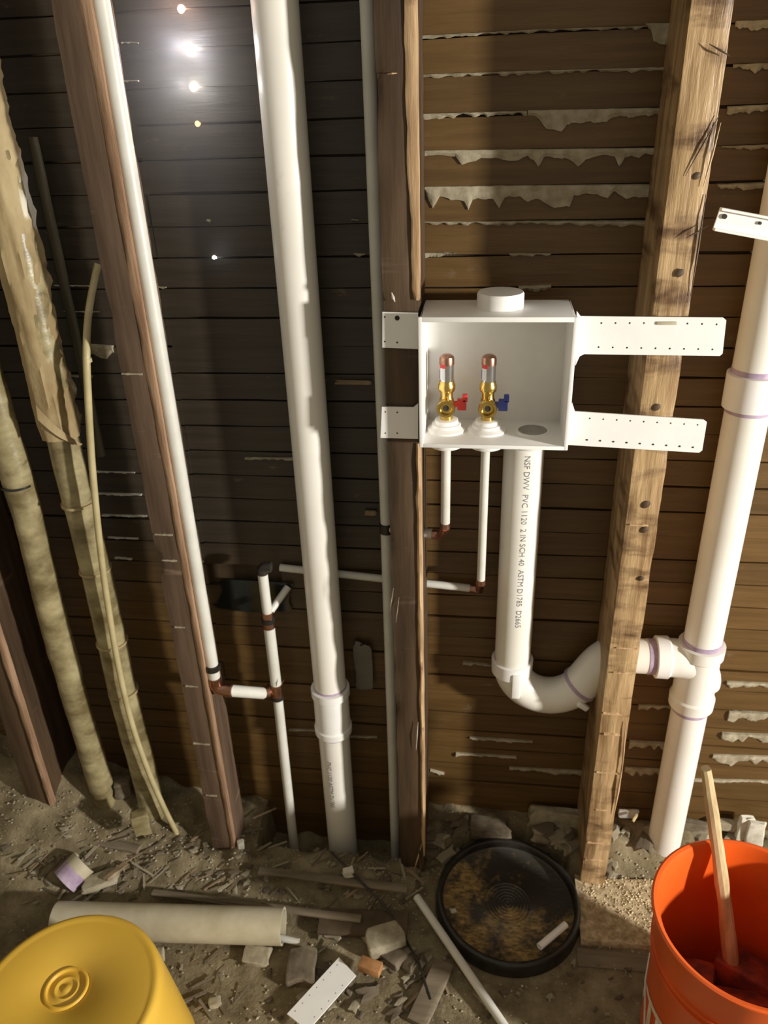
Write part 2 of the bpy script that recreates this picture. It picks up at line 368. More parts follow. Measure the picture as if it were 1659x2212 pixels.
for (y0, xa, xb) in ((811, 130, 200), (616, 120, 200), (672, 140, 215), (1495, 100, 125)):
    ooze_or_glint([(xa, y0-1), (xb, y0)], [(xa, y0+1), (xb, y0+2)])
for (y0, xa, xb) in ((92, 265, 300), (175, 265, 300), (620, 335, 360), (475, 760, 775), (549, 765, 790), (475, 448, 456), (1540, 430, 480), (1212, 410, 440), (1575, 625, 690), (1590, 750, 815), (990, 530, 640)):
    ooze_or_glint([(xa, y0-2), (xb, y0-1)], [(xa, y0+1), (xb, y0+2)])
ooze_or_glint([(190, 742), (243, 745)], [(190, 765), (215, 770), (232, 775), (243, 758)])

# ---------------------------------------------------------------- studs
def stud(label, x0, x1, y0, y1, z0, z1, mat, seed, group=None):
    t_ = thing('wall_stud', label, 'wall stud', ((x0+x1)/2, (y0+y1)/2, z0), group)
    bm = bmesh.new(); rough_board(bm, (x0, y0, z0), (x1, y1, z1), .003, .016, seed); obj('stud_board', bm, mat, t_, ang=50); return t_
def strip(parent, pts, y0, y1, mat, seed, name='split_edge'):
    """pts: (z, x_left, x_right) along the stud"""
    bm = bmesh.new(); prev = None; zs = []
    for (za, la, ra), (zb, lb, rb) in zip(pts, pts[1:]):
        n = max(2, int(abs(zb-za)/.012))
        for i in range(n): f = i/n; zs.append((za+(zb-za)*f, la+(lb-la)*f, ra+(rb-ra)*f))
    zs.append(pts[-1])
    for z, l, r in zs:
        l += .0022*nz((0, 0, z), 24, seed)+.001*nz((0, 0, z), 70, seed); r += .0006*nz((5, 0, z), 30, seed); yf = y0+.0008*nz((9, 0, z), 26, seed)
        q = [bm.verts.new(p) for p in ((l, y1, z), (l+.001, yf+.0015, z), ((l+r)/2, yf-.001, z), (r, yf, z), (r, y1, z))]
        if prev:
            for s in range(5): bm.faces.new((prev[s], prev[(s+1) % 5], q[(s+1) % 5], q[s]))
        else: bm.faces.new(q)
        prev = q
    bm.faces.new(prev); return obj(name, bm, mat, parent, ang=50)
def lathmarks(parent, x0, x1, Y, ks, seed, mat='plaster'):
    """thin plaster traces left on the stud face where laths were pulled off"""
    for k in ks:
        r = random.Random(seed*100+k); z = lath_gap(k)+r.uniform(-.004, .004); bm = bmesh.new(); a = x0+r.uniform(0, .25)*(x1-x0); c_ = x1-r.uniform(0, .3)*(x1-x0); prev = None
        for i in range(13):
            x = a+(c_-a)*i/12; h_ = .0008+.0022*abs(nz((x, z, 0), 120, seed))
            q = [bm.verts.new(p) for p in ((x, Y+.002, z+h_), (x, Y-.0006, z+h_*.7), (x, Y-.0006, z-h_), (x, Y+.002, z-h_))]
            if prev:
                for s in range(4): bm.faces.new((prev[s], prev[(s+1) % 4], q[(s+1) % 4], q[s]))
            else: bm.faces.new(q)
            prev = q
        bm.faces.new(prev); obj('lath_mark', bm, mat, parent)

s_c = stud('dark brown wall stud in the middle with a pale split right edge', -.1365, -.0905, 1.0, 1.1235, -.06, 1.62, 'stud', 1)
strip(s_c, [(1.60, -.1035, -.0885), (1.21, -.1020, -.0880), (1.17, -.0995, -.0885), (1.09, -.0985, -.0885), (1.075, -.0955, -.0890)], .9975, 1.012, 'split', 1)
strip(s_c, [(.88, -.0975, -.0890), (.40, -.0965, -.0885), (.14, -.0960, -.0885), (.05, -.0945, -.0900)], .9975, 1.01, 'split', 2)
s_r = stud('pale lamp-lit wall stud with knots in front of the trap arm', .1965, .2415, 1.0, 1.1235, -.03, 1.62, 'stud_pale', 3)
s_l = stud('reddish brown wall stud beside the tall bluish-white supply pipe', -.5060, -.4590, 1.0, 1.070, -.05, 1.62, 'stud_red', 4)
strip(s_l, [(1.60, -.4700, -.4555), (1.0, -.4690, -.4565), (.6, -.4680, -.4570), (.2, -.4680, -.4580), (-.02, -.4680, -.4590)], .9990, 1.010, 'split_dim', 5)
s_f = stud('far left wall stud, its lit edge just inside the frame', -.868, -.822, 1.0, 1.1235, -.02, 1.62, 'stud', 6)
strip(s_f, [(1.60, -.826, -.816), (.6, -.826, -.8165), (.1, -.825, -.8165)], .9985, 1.012, 'split_dim', 7)
lathmarks(s_l, -.504, -.472, .9995, [9, 15, 16, 19, 22, 25, 28], 3)
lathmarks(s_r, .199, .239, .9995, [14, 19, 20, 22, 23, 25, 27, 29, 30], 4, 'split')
# cracks and splinters on the pale stud
def sliver(bm, a, b_, w=.0012):
    a, b_ = Vector(a), Vector(b_); m_ = (a+b_)/2+Vector((0, -.0015, 0))
    tube(bm, [a, m_, b_], [w*.3, w, w*.25], 6); return bm
def S(name, mat, parent, x1, y1, x2, y2, Y=.9985, w=.0012):
    bm = bmesh.new(); sliver(bm, at(x1, y1, Y), at(x2, y2, Y), w); return obj(name, bm, mat, parent)
S('splinter', 'split', s_r, 1557, 265, 1519, 404, .998, .0014); S('splinter', 'stud', s_r, 1532, 95, 1578, 122, .995, .0012)
S('splinter', 'stud', s_r, 1553, 250, 1480, 380, .9992, .0011); S('splinter', 'stud', s_r, 1525, 420, 1492, 640, .9998, .0014)
S('splinter', 'stud', s_r, 1480, 515, 1530, 487, .995, .0010)
S('splinter', 'split', s_r, 1345, 1650, 1326, 1760, .9985, .0022); S('splinter', 'split', s_r, 1352, 1560, 1342, 1680, .9985, .0018)
S('splinter', 'plaster_white', s_c, 846, 632, 853, 652, .996, .0022); S('splinter', 'split', s_c, 836, 160, 858, 158, .998, .0010)
S('splinter', 'plaster', s_c, 850, 1270, 842, 1320, .998, .0008); S('splinter', 'plaster', s_c, 862, 1290, 855, 1345, .998, .0008)
S('splinter', 'plaster_white', s_c, 903, 1560, 899, 1620, .996, .0010); S('splinter', 'split', s_c, 893, 1985-100, 912, 1820, .994, .0014)
# knots
for (x, y, w_) in ((1468, 590, .005), (1505, 380, .004), (1418, 880, .005), (1395, 1090, .006), (1392, 1145, .005), (1385, 1250, .004)):
    bm = bmesh.new(); p = at(x, y, .9995); lathe(bm, [(0, .0012), (w_*.6, .001), (w_, 0)], p, (0, -1, 0), 14)
    for v in bm.verts: v.co.x += .3*(v.co.z-p.z)
    obj('knot', bm, 'stud', s_r)

# ---------------------------------------------------------------- big vent stack on the left
def purple(parent, z, x, y, r, h=.004): 
    bm = bmesh.new(); rod(bm, (x, y, z-h), (x, y, z+h), r, 36); return obj('primer_ring', bm, 'primer', parent)
def print_on(parent, txt, x, y, r, ztop, ang, size=.011, up=False):
    """lettering running down a vertical pipe, on its face at angle ang (0 = towards -Y, positive = towards +X)"""
    def wrap(u, v):
        a = ang+(v-size*.35)/r if not up else ang-(v-size*.35)/r
        z = ztop-u if not up else ztop+u
        return Vector((x+math.sin(a)*(r+.0003), y-math.cos(a)*(r+.0003), z))
    return obj('printed_text', text_bm(txt, size, wrap), 'ink', parent, smooth=False)
vx, vy, vr = -.2640, 1.080, .0286
vs = thing('vent_stack', 'thick white plastic stack pipe running full height left of the middle stud', 'pipe', (vx, vy, -.11))
bm = bmesh.new(); rod(bm, (vx, vy, -.11), (vx, vy, 1.62), vr, 48, None, 20); obj('pipe_run', bm, 'pvc', vs)
zt, zb = .372, .268
bm = bmesh.new(); lathe(bm, [(vr+.001, 0), (vr+.0055, .001), (vr+.0060, .014), (vr+.0035, .017), (vr+.003, .085), (vr+.006, .088), (vr+.006, .103), (vr+.001, .104)], (vx, vy, zb), (0, 0, 1), 48); obj('coupling', bm, 'pvc_clean', vs)
purple(vs, zb-.002, vx, vy, vr+.0006, .003); purple(vs, zt+.002, vx, vy, vr+.0006, .0025)
print_on(vs, 'PVC 1120 ASTM D1785', vx, vy, vr, .215, -.25, .012)

# ---------------------------------------------------------------- drain assembly on the right
TY = 1.087
dx, sx_ = .0555, .3580
da = thing('laundry_drain', 'white plastic standpipe and curved trap below the outlet box, joined through the pale stud', 'pipe', (dx, TY, .37))
Zb = .3755; Za = .4700; cr = .0335+.0302
zc = Zb+cr
bm = bmesh.new(); rod(bm, (dx, TY-.002, zc), (dx, TY-.002, .885), .0297, 48, None, 12); obj('standpipe', bm, 'pvc', da)
print_on(da, 'NSF DWV  PVC 1120  2 IN SCH 40  ASTM D1785  D2665', dx, TY-.002, .0297, .840, .16, .0125)
bm = bmesh.new(); pts = arc((dx+cr, TY, zc), (1, 0, 0), (0, 0, 1), cr, 180, 325, 22); tube(bm, [Vector((dx, TY, zc+.012))]+pts, .0312, 36); obj('trap_bend', bm, 'pvc', da)
bm = bmesh.new(); lathe(bm, [(.0305, .0), (.0345, .001), (.0350, .026), (.031, .028)], (dx, TY, zc-.014), (0, 0, 1), 44); obj('slip_hub', bm, 'pvc_clean', da)
purple(da, zc+.0165, dx, TY, .0306, .004)
bm = bmesh.new(); box(bm, (dx+.0, TY-.0375, zc-.045), (dx+.014, TY-.030, zc+.004), .002); obj('hub_rib', bm, 'pvc_clean', da)
# upper bend: from the trap's rising end, curving back to horizontal
e = pts[-1]; tdir = (pts[-1]-pts[-2]).normalized()
bz = [e-tdir*.006]
p0 = e; p3 = Vector((dx+2*cr+.052, TY, Za)); p1 = p0+tdir*.030; p2 = p3+Vector((-.034, 0, 0))
for i in range(15):
    f = i/14; bz.append(p0*(1-f)**3+p1*3*f*(1-f)**2+p2*3*f*f*(1-f)+p3*f**3)
bm = bmesh.new(); tube(bm, bz[1:], .0322, 36); obj('trap_elbow', bm, 'pvc', da)
bm = bmesh.new(); rod(bm, e-tdir*.002, e+tdir*.004, .0338, 36); obj('primer_ring', bm, 'primer', da)
bm = bmesh.new(); q = e+tdir*(-.012)+Vector((.012, -.030, -.012)); box(bm, q-Vector((.010, .004, .005)), q+Vector((.010, .004, .005)), .002, Matrix.Rotation(.6, 3, 'Y')); obj('hub_rib', bm, 'pvc_clean', da)
bm = bmesh.new(); rod(bm, p3-Vector((.002, 0, 0)), (sx_-.050, TY, Za), .0290, 40, None, 4); obj('trap_arm', bm, 'pvc', da)

rs = thing('drain_stack', 'white plastic stack pipe at right with a sanitary tee and coupling', 'pipe', (sx_, TY, -.02))
bm = bmesh.new(); rod(bm, (sx_, TY, -.02), (sx_, TY, 1.62), .0295, 48, None, 20); obj('pipe_run', bm, 'pvc', rs)
bm = bmesh.new(); lathe(bm, [(.030, 0), (.0345, .001), (.0350, .049), (.030, .050)], (sx_, TY, .9065), (0, 0, 1), 48); obj('coupling', bm, 'pvc_clean', rs)
purple(rs, .9585, sx_, TY, .0301, .005); purple(rs, .904, sx_, TY, .0301, .003)
bm = bmesh.new(); lathe(bm, [(.030, 0), (.0360, .001), (.0365, .020), (.0335, .024), (.0325, .104), (.0362, .108), (.0365, .128), (.030, .129)], (sx_, TY, .374), (0, 0, 1), 48)
a0 = Vector((sx_-.050, TY, Za)); pts = [a0, a0+Vector((.012, 0, 0))]
pts += [Vector((sx_-.038, TY, Za-.050))+Vector((.050*math.sin(f), 0, .050*math.cos(f))) for f in [math.radians(q*9) for q in range(1, 11)]]
tube(bm, pts, [.0320]*2+[.032-.0004*i for i in range(10)], 36); obj('sanitary_tee', bm, 'pvc', rs)
bm = bmesh.new(); lathe(bm, [(.030, 0), (.0352, .001), (.0356, .020), (.0325, .023)], (sx_-.071, TY, Za), (1, 0, 0), 40); obj('tee_hub', bm, 'pvc_clean', rs)
bm = bmesh.new(); rod(bm, (sx_-.083, TY, Za), (sx_-.071, TY, Za), .0300, 36); obj('primer_ring', bm, 'primer', rs)
purple(rs, .369, sx_, TY, .0302, .005); purple(rs, .507, sx_, TY, .0306, .004)

# white hanger strip at the right edge
hs = thing('hanger_strip', 'short white channel strip with nail holes fixed across the pipe at the right edge', 'bracket', at(1550, 480, .99))
a, b_ = at(1547, 472, 1.03), at(1760, 512, 1.03); ux = (b_-a).normalized(); uz = Vector((-ux.z, 0, ux.x))
bm = bmesh.new()
def slab(bm, o, u, w, n_, L, W_, T, bev=.0006):
    tmp = bmesh.new(); bmesh.ops.create_cube(tmp, size=1)
    for v in tmp.verts: v.co = Vector((v.co.x*L, v.co.y*W_, v.co.z*T))
    if bev: bmesh.ops.bevel(tmp, geom=tmp.edges[:], offset=bev, segments=1, affect='EDGES')
    mt = Matrix((u, w, n_)).transposed()
    for v in tmp.verts: v.co = o + mt @ v.co
    add(bm, tmp)
L = (b_-a).length
slab(bm, a+ux*L/2, ux, uz, Vector((0, 1, 0)), L, .021, .002)
slab(bm, a+ux*L/2+uz*.0115+Vector((0, -.004, 0)), ux, uz, Vector((0, 1, 0)), L, .003, .010)
slab(bm, a+ux*L/2-uz*.0115+Vector((0, -.004, 0)), ux, uz, Vector((0, 1, 0)), L, .003, .010)
ho = obj('channel', bm, 'pvc_clean', hs)
for k in range(4):
    bm = bmesh.new(); rod(bm, a+ux*(.008+.042*k)+uz*.004+Vector((0, -.0035, 0)), a+ux*(.008+.042*k)+uz*.004+Vector((0, -.001, 0)), .0028 if k == 0 else .0018, 12); obj('nail', bm, 'hole', hs)

# ---------------------------------------------------------------- outlet box
bx0, bx1, by0, by1, bz0, bz1 = -.0887, .1062, .972, 1.070, .8870, 1.0590
ob = thing('outlet_box', 'white plastic washing machine outlet box hung between the studs', 'outlet box', ((bx0+bx1)/2, (by0+by1)/2, bz0))
bm = bmesh.new(); tk = .0028
box(bm, (bx0+.003, by1-tk, bz0), (bx1-.003, by1, bz1-.001), .0008)
def wallp(x0, x1, z0, z1): box(bm, (x0, by0+.002, z0), (x1, by1, z1), .0008)
wallp(bx0+.002, bx0+.002+tk, bz0, bz1); wallp(bx1-.002-tk, bx1-.002, bz0, bz1); wallp(bx0+.002, bx1-.002, bz1-tk, bz1); wallp(bx0+.002, bx1-.002, bz0, bz0+tk)
obj('shell', bm, 'pvc_clean', ob)
bm = bmesh.new(); rw = .0055
box(bm, (bx0, by0, bz0-.002), (bx0+rw, by0+.004, bz1+.001), .001); box(bm, (bx1-rw, by0, bz0-.002), (bx1, by0+.004, bz1+.001), .001)
box(bm, (bx0+.004, by0, bz1-rw), (bx1-.004, by0+.004, bz1+.001), .001); box(bm, (bx0+.004, by0, bz0-.002), (bx1-.004, by0+.004, bz0+rw-.002), .001); obj('front_rim', bm, 'pvc_clean', ob)
bm = bmesh.new(); lathe(bm, [(.0300, 0), (.0300, .018), (.0285, .0205), (.010, .0212), (0, .0212)], (.0125, 1.030, bz1-.001), (0, 0, 1), 48); obj('top_collar', bm, 'pvc_clean', ob)
VX = [-.0555, .0005, .0590]; VY = 1.028
for i, x in enumerate(VX):
    bm = bmesh.new(); rr_ = (.0245, .0245, .0315)[i]; y_ = VY if i < 2 else 1.040
    lathe(bm, [(rr_-.006, -.021), (rr_-.0015, -.0215), (rr_, -.019), (rr_, 0), (0, 0)], (x, y_, bz0+.001), (0, 0, 1), 40, cap=False)
    obj('bottom_collar', bm, 'pvc_clean', ob)
for i in range(2):
    x = VX[i]; zf = bz0+tk
    bm = bmesh.new(); lathe(bm, [(.0270, 0), (.0268, .0025), (.0205, .0060), (.0200, .0095), (.0165, .0105), (.0160, .0150), (.0145, .0160), (0, .0160)], (x, VY, zf), (0, 0, 1), 44); obj('grommet', bm, 'pvc_clean', ob)
    v = None
    bm = bmesh.new(); lathe(bm, [(.0088, .012), (.0088, .027), (.0098, .029), (.0100, .046), (.0085, .050), (.0087, .058), (.0108, .0585), (.0118, .061), (.0118, .067), (.0105, .0695), (.0102, .0730), (0, .0730)], (x, VY, zf-.002), (0, 0, 1), 12 if False else 28)
    lathe(bm, [(.0085, 0), (.0098, .012), (.0105, .018)], (x, VY, zf+.0375), (0, -1, 0), 28)
    vb = obj('valve_body', bm, 'brass', ob); vb['label'] = 'brass valve body with a round outlet, %s' % ('left' if i == 0 else 'right')
    bm = bmesh.new(); lathe(bm, [(.0125, .014), (.0128, .020), (.0118, .0225), (.0090, .0222), (.0070, .0180), (.0, .0178)], (x, VY, zf+.0375), (0, -1, 0), 32); obj('hose_outlet', bm, 'brass', vb)
    bm = bmesh.new(); lathe(bm, [(.0040, .0180), (.0040, .0186), (0, .0186)], (x, VY, zf+.0375), (0, -1, 0), 20); obj('outlet_bore', bm, 'hole', vb)
    bm = bmesh.new(); lathe(bm, [(.0095, .071), (.0095, .098)], (x, VY, zf), (0, 0, 1), 32); ar = obj('hammer_arrestor', bm, 'steel', ob)
    bm = bmesh.new(); lathe(bm, [(.0100, .0935), (.0100, .1010), (.0092, .1040), (.0060, .1065), (0, .1072)], (x, VY, zf), (0, 0, 1), 32); obj('copper_cap', bm, 'copper', ar)
    for (za, zb_, mt_, a0_, a1_) in ((.0735, .0900, 'label_white', -62, -18), (.0900, .0950, 'red', -62, -5), (.0745, .087, 'blue', -72, -62)):
        bm = bmesh.new(); prev = None
        for q in range(9):
            a = math.radians(a0_+(a1_-a0_)*q/8); r_ = .01025 if mt_ != 'label_white' else .0097
            pr = [bm.verts.new((x+math.sin(a)*r_, VY-math.cos(a)*r_, zf+z_)) for z_ in (za, zb_)]
            if prev: bm.faces.new((prev[0], pr[0], pr[1], prev[1]))
            prev = pr
        obj('sticker', bm, mt_, ar)
    # quarter turn lever
    bm = bmesh.new(); hz = zf+.037; rod(bm, (x+.008, VY, hz), (x+.0165, VY, hz), .0045, 14)
    box(bm, (x+.0145, VY-.004, hz-.008), (x+.0270, VY+.004, hz+.008), .0012); box(bm, (x+.0215, VY-.004, hz+.004), (x+.0285, VY+.004, hz+.0145), .0012)
    hd = obj('lever_handle', bm, 'red' if i == 0 else 'blue', ob); hd['label'] = ('red' if i == 0 else 'blue')+' plastic lever handle'
bm = bmesh.new(); lathe(bm, [(.0200, 0), (.0200, .0008), (.0185, .0006), (0, .0006)], (VX[2]+.004, 1.028, bz0+tk), (0, 0, 1), 40); obj('drain_disc', bm, 'drain', ob)
bm = bmesh.new(); lathe(bm, [(.0200, 0), (.0200, .0016), (.0228, .0016), (.0235, 0)], (VX[2]+.004, 1.028, bz0+tk), (0, 0, 1), 40, cap=False); obj('drain_rim', bm, 'pvc_clean', ob)
# mounting straps
def plate(corners, Y, th, holes, r, parent, name, mat='pvc_clean'):
    """flat strap lying in the stud-face plane, real holes"""
    P = [at(x, y, Y) for x, y in corners]; bm = bmesh.new()
    f = [bm.verts.new((p.x, Y, p.z)) for p in P]; k_ = [bm.verts.new((p.x, Y+th, p.z)) for p in P]; n = len(P)
    bm.faces.new(f); bm.faces.new(k_[::-1])
    for i in range(n): bm.faces.new((f[i], f[(i+1) % n], k_[(i+1) % n], k_[i]))
    o = obj(name, bm, mat, parent, smooth=False)
    cb = bmesh.new()
    for (x, y) in holes:
        p = at(x, y, Y); rod(cb, (p.x, Y-.01, p.z), (p.x, Y+.01, p.z), r, 10)
    boolean(o, cb); return o
def lerp2(a, b_, n): return [(a[0]+(b_[0]-a[0])*i/(n-1), a[1]+(b_[1]-a[1])*i/(n-1)) for i in range(n)]
SY = .9955
plate([(826, 674), (903, 676), (903, 754), (826, 751)], SY, .0022, [(831, 685), (831, 738), (858, 740)], .0013, ob, 'mounting_strap')
plate([(825, 879), (893, 880), (903, 872), (903, 948), (822, 946)], SY, .0022, [(832, 890), (858, 891), (832, 936), (858, 936)], .0013, ob, 'mounting_strap')
plate([(1246, 672), (1254, 683), (1562, 686), (1569, 692), (1561, 764), (1555, 769), (1262, 765), (1252, 770), (1243, 790)], SY, .0022,
      lerp2((1299, 698), (1391, 698), 4)+lerp2((1485, 699), (1548, 701), 3)+lerp2((1293, 750), (1539, 755), 9), .0013, ob, 'mounting_strap')
plate([(1236, 870), (1242, 889), (1520, 907), (1527, 912), (1517, 973), (1510, 978), (1224, 961), (1222, 940)], SY, .0022,
      lerp2((1274, 904), (1507, 918), 9), .0013, ob, 'mounting_strap')
bm = bmesh.new()
for (x, y) in lerp2((1268, 950), (1497, 966), 9): p = at(x, y, SY); lathe(bm, [(0, .0012), (.0011, .0008), (.0013, 0)], (p.x, SY, p.z), (0, -1, 0), 8)
obj('nail_holes', bm, 'hole', ob)
bm = bmesh.new(); p = at(858, 687, SY); lathe(bm, [(0, .0012), (.0026, .001), (.0032, 0)], (p.x, SY, p.z), (0, -1, 0), 14); obj('screw', bm, 'hole', ob)
bm = bmesh.new(); p = at(1440, 698, SY); box(bm, (p.x-.012, SY-.0018, p.z-.002), (p.x+.012, SY, p.z+.002), .0008); obj('strap_latch', bm, 'pvc_dusty', ob)

# ---------------------------------------------------------------- water supply lines
def fit_ring(parent, c, ax, r, h, mat='copper', name='copper_fitting'):
    c = Vector(c); ax = Vector(ax).normalized(); bm = bmesh.new(); lathe(bm, [(r*.8, -h), (r, -h*.9), (r, h*.9), (r*.8, h)], c, ax, 24); return obj(name, bm, mat, parent)
def run(parent, a, b_, r, mat='supply', name='pipe_run'):
    bm = bmesh.new(); rod(bm, a, b_, r, 26, None, 6); return obj(name, bm, mat, parent)
Yw = 1.06
# tall left line, cross branch, riser and feed to the blue valve
ax_ = -.4435; ar_ = .0103; YA = 1.014
w1 = thing('water_line', 'white water line: tall pipe beside the left stud, cross branch and riser feeding the blue-handled valve', 'water pipe', (ax_, Yw, -.1))
zel = at(466, 1484, YA).z
Ax = at(464, 1470, YA).x; Ax0 = at(219, 10, YA).x
A1 = Vector((Ax, YA, zel)); A0_ = Vector((Ax0, YA, 1.62))
run(w1, A1+Vector((0, 0, .022)), A0_, ar_, 'supply')
fit_ring(w1, A1+Vector((0, 0, .044)), (0, 0, 1), .0135, .0055, 'black', 'rubber_band')
fit_ring(w1, A1+Vector((0, 0, .014)), (0, 0, 1), .0115, .008); fit_ring(w1, A1+Vector((.022, 0, -.006)), (1, 0, 0), .0118, .006)
bm = bmesh.new(); tube(bm, [A1+Vector((0, 0, .014)), A1+Vector((0, 0, .004)), A1+Vector((.004, 0, -.003)), A1+Vector((.018, 0, -.006))], .0105, 20); obj('elbow', bm, 'copper', w1)
B = at(598, 1492, 1.075); Bh = B.z; Bx = B.x
run(w1, (A1.x+.018, YA, A1.z-.006), (Bx-.020, 1.066, Bh), .0105); fit_ring(w1, (Bx-.018, 1.068, Bh), (1, .5, 0), .0118, .007)
Btop = at(578, 1240, 1.075); Bbot = Vector((Bx-.004, 1.075, -.11))
tee1 = Vector((Bx, 1.075, Bh)); tee2 = at(590, 1337, 1.075); tee2.x = Bx+.0
bm = bmesh.new(); rod(bm, tee1-Vector((0, 0, .016)), tee1+Vector((0, 0, .016)), .0112, 22); rod(bm, tee1, tee1-Vector((.018, 0, 0)), .0110, 22); obj('tee', bm, 'copper', w1)
fit_ring(w1, tee1-Vector((0, 0, .014)), (0, 0, 1), .0118, .004, 'black', 'rubber_band')
run(w1, Bbot, tee1-Vector((0, 0, .018)), .0090); run(w1, tee1+Vector((0, 0, .010)), tee2-Vector((0, 0, .018)), .0098)
S('solder_tail', 'copper', w1, 605, 1485, 614, 1468, 1.062, .0012)
bm = bmesh.new(); rod(bm, tee2-Vector((0, 0, .018)), tee2+Vector((0, 0, .014)), .0105, 22); obj('tee', bm, 'copper', w1)
fit_ring(w1, tee2+Vector((0, 0, -.002)), (0, 0, 1), .0118, .005, 'black', 'rubber_band')
Btop.x = Bx; run(w1, tee2+Vector((0, 0, .012)), Btop, .0085)
br = at(622, 1268, 1.115); run(w1, tee2+Vector((.004, .004, .012)), br, .0062)
Zc_ = at(610, 1226, 1.075).z; Cr = at(1020, 1270, 1.05)
bm = bmesh.new(); tube(bm, [Btop, Vector((Bx, 1.075, Zc_-.004)), Vector((Bx+.004, 1.075, Zc_)), Vector((Bx+.016, 1.075, Zc_))], .0090, 18); obj('elbow', bm, 'black', w1)
Cm = Vector((Bx+.018, 1.105, Zc_)); 
Cm = at(605, 1226, 1.1165); Cend = at(1020, 1271, 1.112)
S2 = Cm.lerp(Cend, .5)
run(w1, Cm, Cend, .0064); fit_ring(w1, Cend+Vector((.001, 0, 0)), (Cend-Cm), .0073, .005)
D2t = Vector((VX[1]-.001, 1.045, bz0-.008)); D2b = Vector((D2t.x-.001, 1.050, at(1040, 1262, 1.05).z))
bm = bmesh.new(); tube(bm, [Cend, Cend+Vector((.012, -.004, 0)), Vector((D2b.x, 1.085, D2b.z-.006)), Vector((D2b.x, 1.060, D2b.z-.004)), Vector((D2b.x, D2b.y, D2b.z+.003))], .0066, 16); obj('elbow', bm, 'copper', w1)
run(w1, D2b+Vector((0, 0, .005)), D2t, .0064); fit_ring(w1, D2b+Vector((0, 0, .004)), (0, 0, 1), .0070, .005)
# second line behind the middle stud feeding the red valve
fx = -.1530
w2 = thing('water_line', 'thin pale water line hugging the left side of the middle stud, feeding the red-handled valve', 'water pipe', (fx, 1.085, -.1))
fz_ = at(830, 1140, 1.085).z
run(w2, (fx-.004, 1.085, -.11), (fx, 1.085, fz_-.008), .0095); run(w2, (fx, 1.085, fz_+.008), (fx-.002, 1.085, 1.62), .0090)
fit_ring(w2, (fx, 1.085, fz_), (0, 0, 1), .0108, .009, 'black', 'rubber_band')
E1 = at(940, 1154, 1.06); run(w2, (fx, 1.085, fz_), E1, .0072); fit_ring(w2, E1, (1, -.1, -.05), .0080, .005)
D1t = Vector((VX[0]-.001, 1.040, bz0-.008)); D1b = Vector((D1t.x-.001, 1.045, at(960, 1140, 1.045).z))
bm = bmesh.new(); tube(bm, [E1, E1+Vector((.008, -.006, .0)), D1b], .0068, 16); obj('elbow', bm, 'copper', w2)
run(w2, D1b, D1t, .0070); fit_ring(w2, D1b+Vector((0, 0, .004)), (0, 0, 1), .0076, .005)
w3 = obj('water_line', rod(bmesh.new(), (-.1395-.0, 1.112, -.11), (-.1385, 1.112, .80), .0080, 20), 'supply'); tag(w3, 'dim pale pipe half hidden behind the thin water line at the middle stud', 'water pipe'); top(w3)

# ---------------------------------------------------------------- old pipes at the left
def wob(s, a1, a2, sc1=20, sc2=60): return lambda i, a, p: a1*nz((p.x+math.cos(a)*.03, p.y+math.sin(a)*.03, p.z), sc1, s)+a2*nz((p.x+math.cos(a)*.03, p.y+math.sin(a)*.03, p.z), sc2, s)
p1x = -.6430; p2x = -.7410
op = thing('insulated_pipe', 'old tan pipe at left with torn brown paper wrap peeling off its upper half', 'pipe', (p1x, 1.05, -.02))
bm = bmesh.new(); n = 70; tube(bm, [Vector((p1x+.002*math.sin(i*.3), 1.05, -.02+1.64*i/n)) for i in range(n+1)], .0245, 28, None, wob(1, .0018, .0010)); obj('pipe_run', bm, 'oldpipe', op)
bm = bmesh.new(); n = 90; z0 = .86
WS = 1
def wr(i, a, p):
    z = p.z; base = .006+.005*math.sin(z*23)+.010*max(0, nz((0, 0, z), 9, 4))
    side = max(0, math.cos(a-.0))
    edge = .010*abs(nz((z, a, 0), 30, 8)) + .006*nz((z*1.5, a*.5, 0), 70, 9)
    return base*.25+edge*(.15+.85*max(0, -math.sin(a-.3*WS))**2)+.0035*nz((p.x, a*.8, z), 12, 3)
tube(bm, [Vector((p1x-.004, 1.05, z0+.76*i/n)) for i in range(n+1)], [.0245+min(.002, .0006*i) for i in range(n+1)], 40, None, wr); obj('paper_wrap', bm, 'wrap', op, ang=60)
bm = bmesh.new()                                  # torn flap at the wrap's lower end
a_, b2 = at(85, 905, 1.02), at(172, 945, 1.035); prev = None
for i in range(15):
    f = i/14; c_ = a_.lerp(b2, f)+Vector((0, -.006*math.sin(f*3.1), -.012*math.sin(f*1.6))); w_ = .020*(1-f)**.8+.002
    q = [bm.verts.new(c_+Vector((0, 0, w_))), bm.verts.new(c_+Vector((0, -.004, 0))), bm.verts.new(c_+Vector((0, .002, -w_*.5))), bm.verts.new(c_+Vector((0, .004, w_*.2)))]
    if prev:
        for s in range(4): bm.faces.new((prev[s], prev[(s+1) % 4], q[(s+1) % 4], q[s]))
    else: bm.faces.new(q)
    prev = q
bm.faces.new(prev); obj('torn_flap', bm, 'wrap', op)
for (z, dr) in ((.745, .001), (.62, .0008), (.47, .0008), (.36, .001)):
    bm = bmesh.new(); tube(bm, [Vector((p1x, 1.05, z-.002)), Vector((p1x, 1.05, z+.002))], .0262+dr, 28, None, wob(3, .0015, .001)); obj('paper_seam', bm, 'wrap', op)
op2 = thing('insulated_pipe', 'old olive-tan painted pipe nearest the left edge, with a dark seam', 'pipe', (p2x, 1.05, .04))
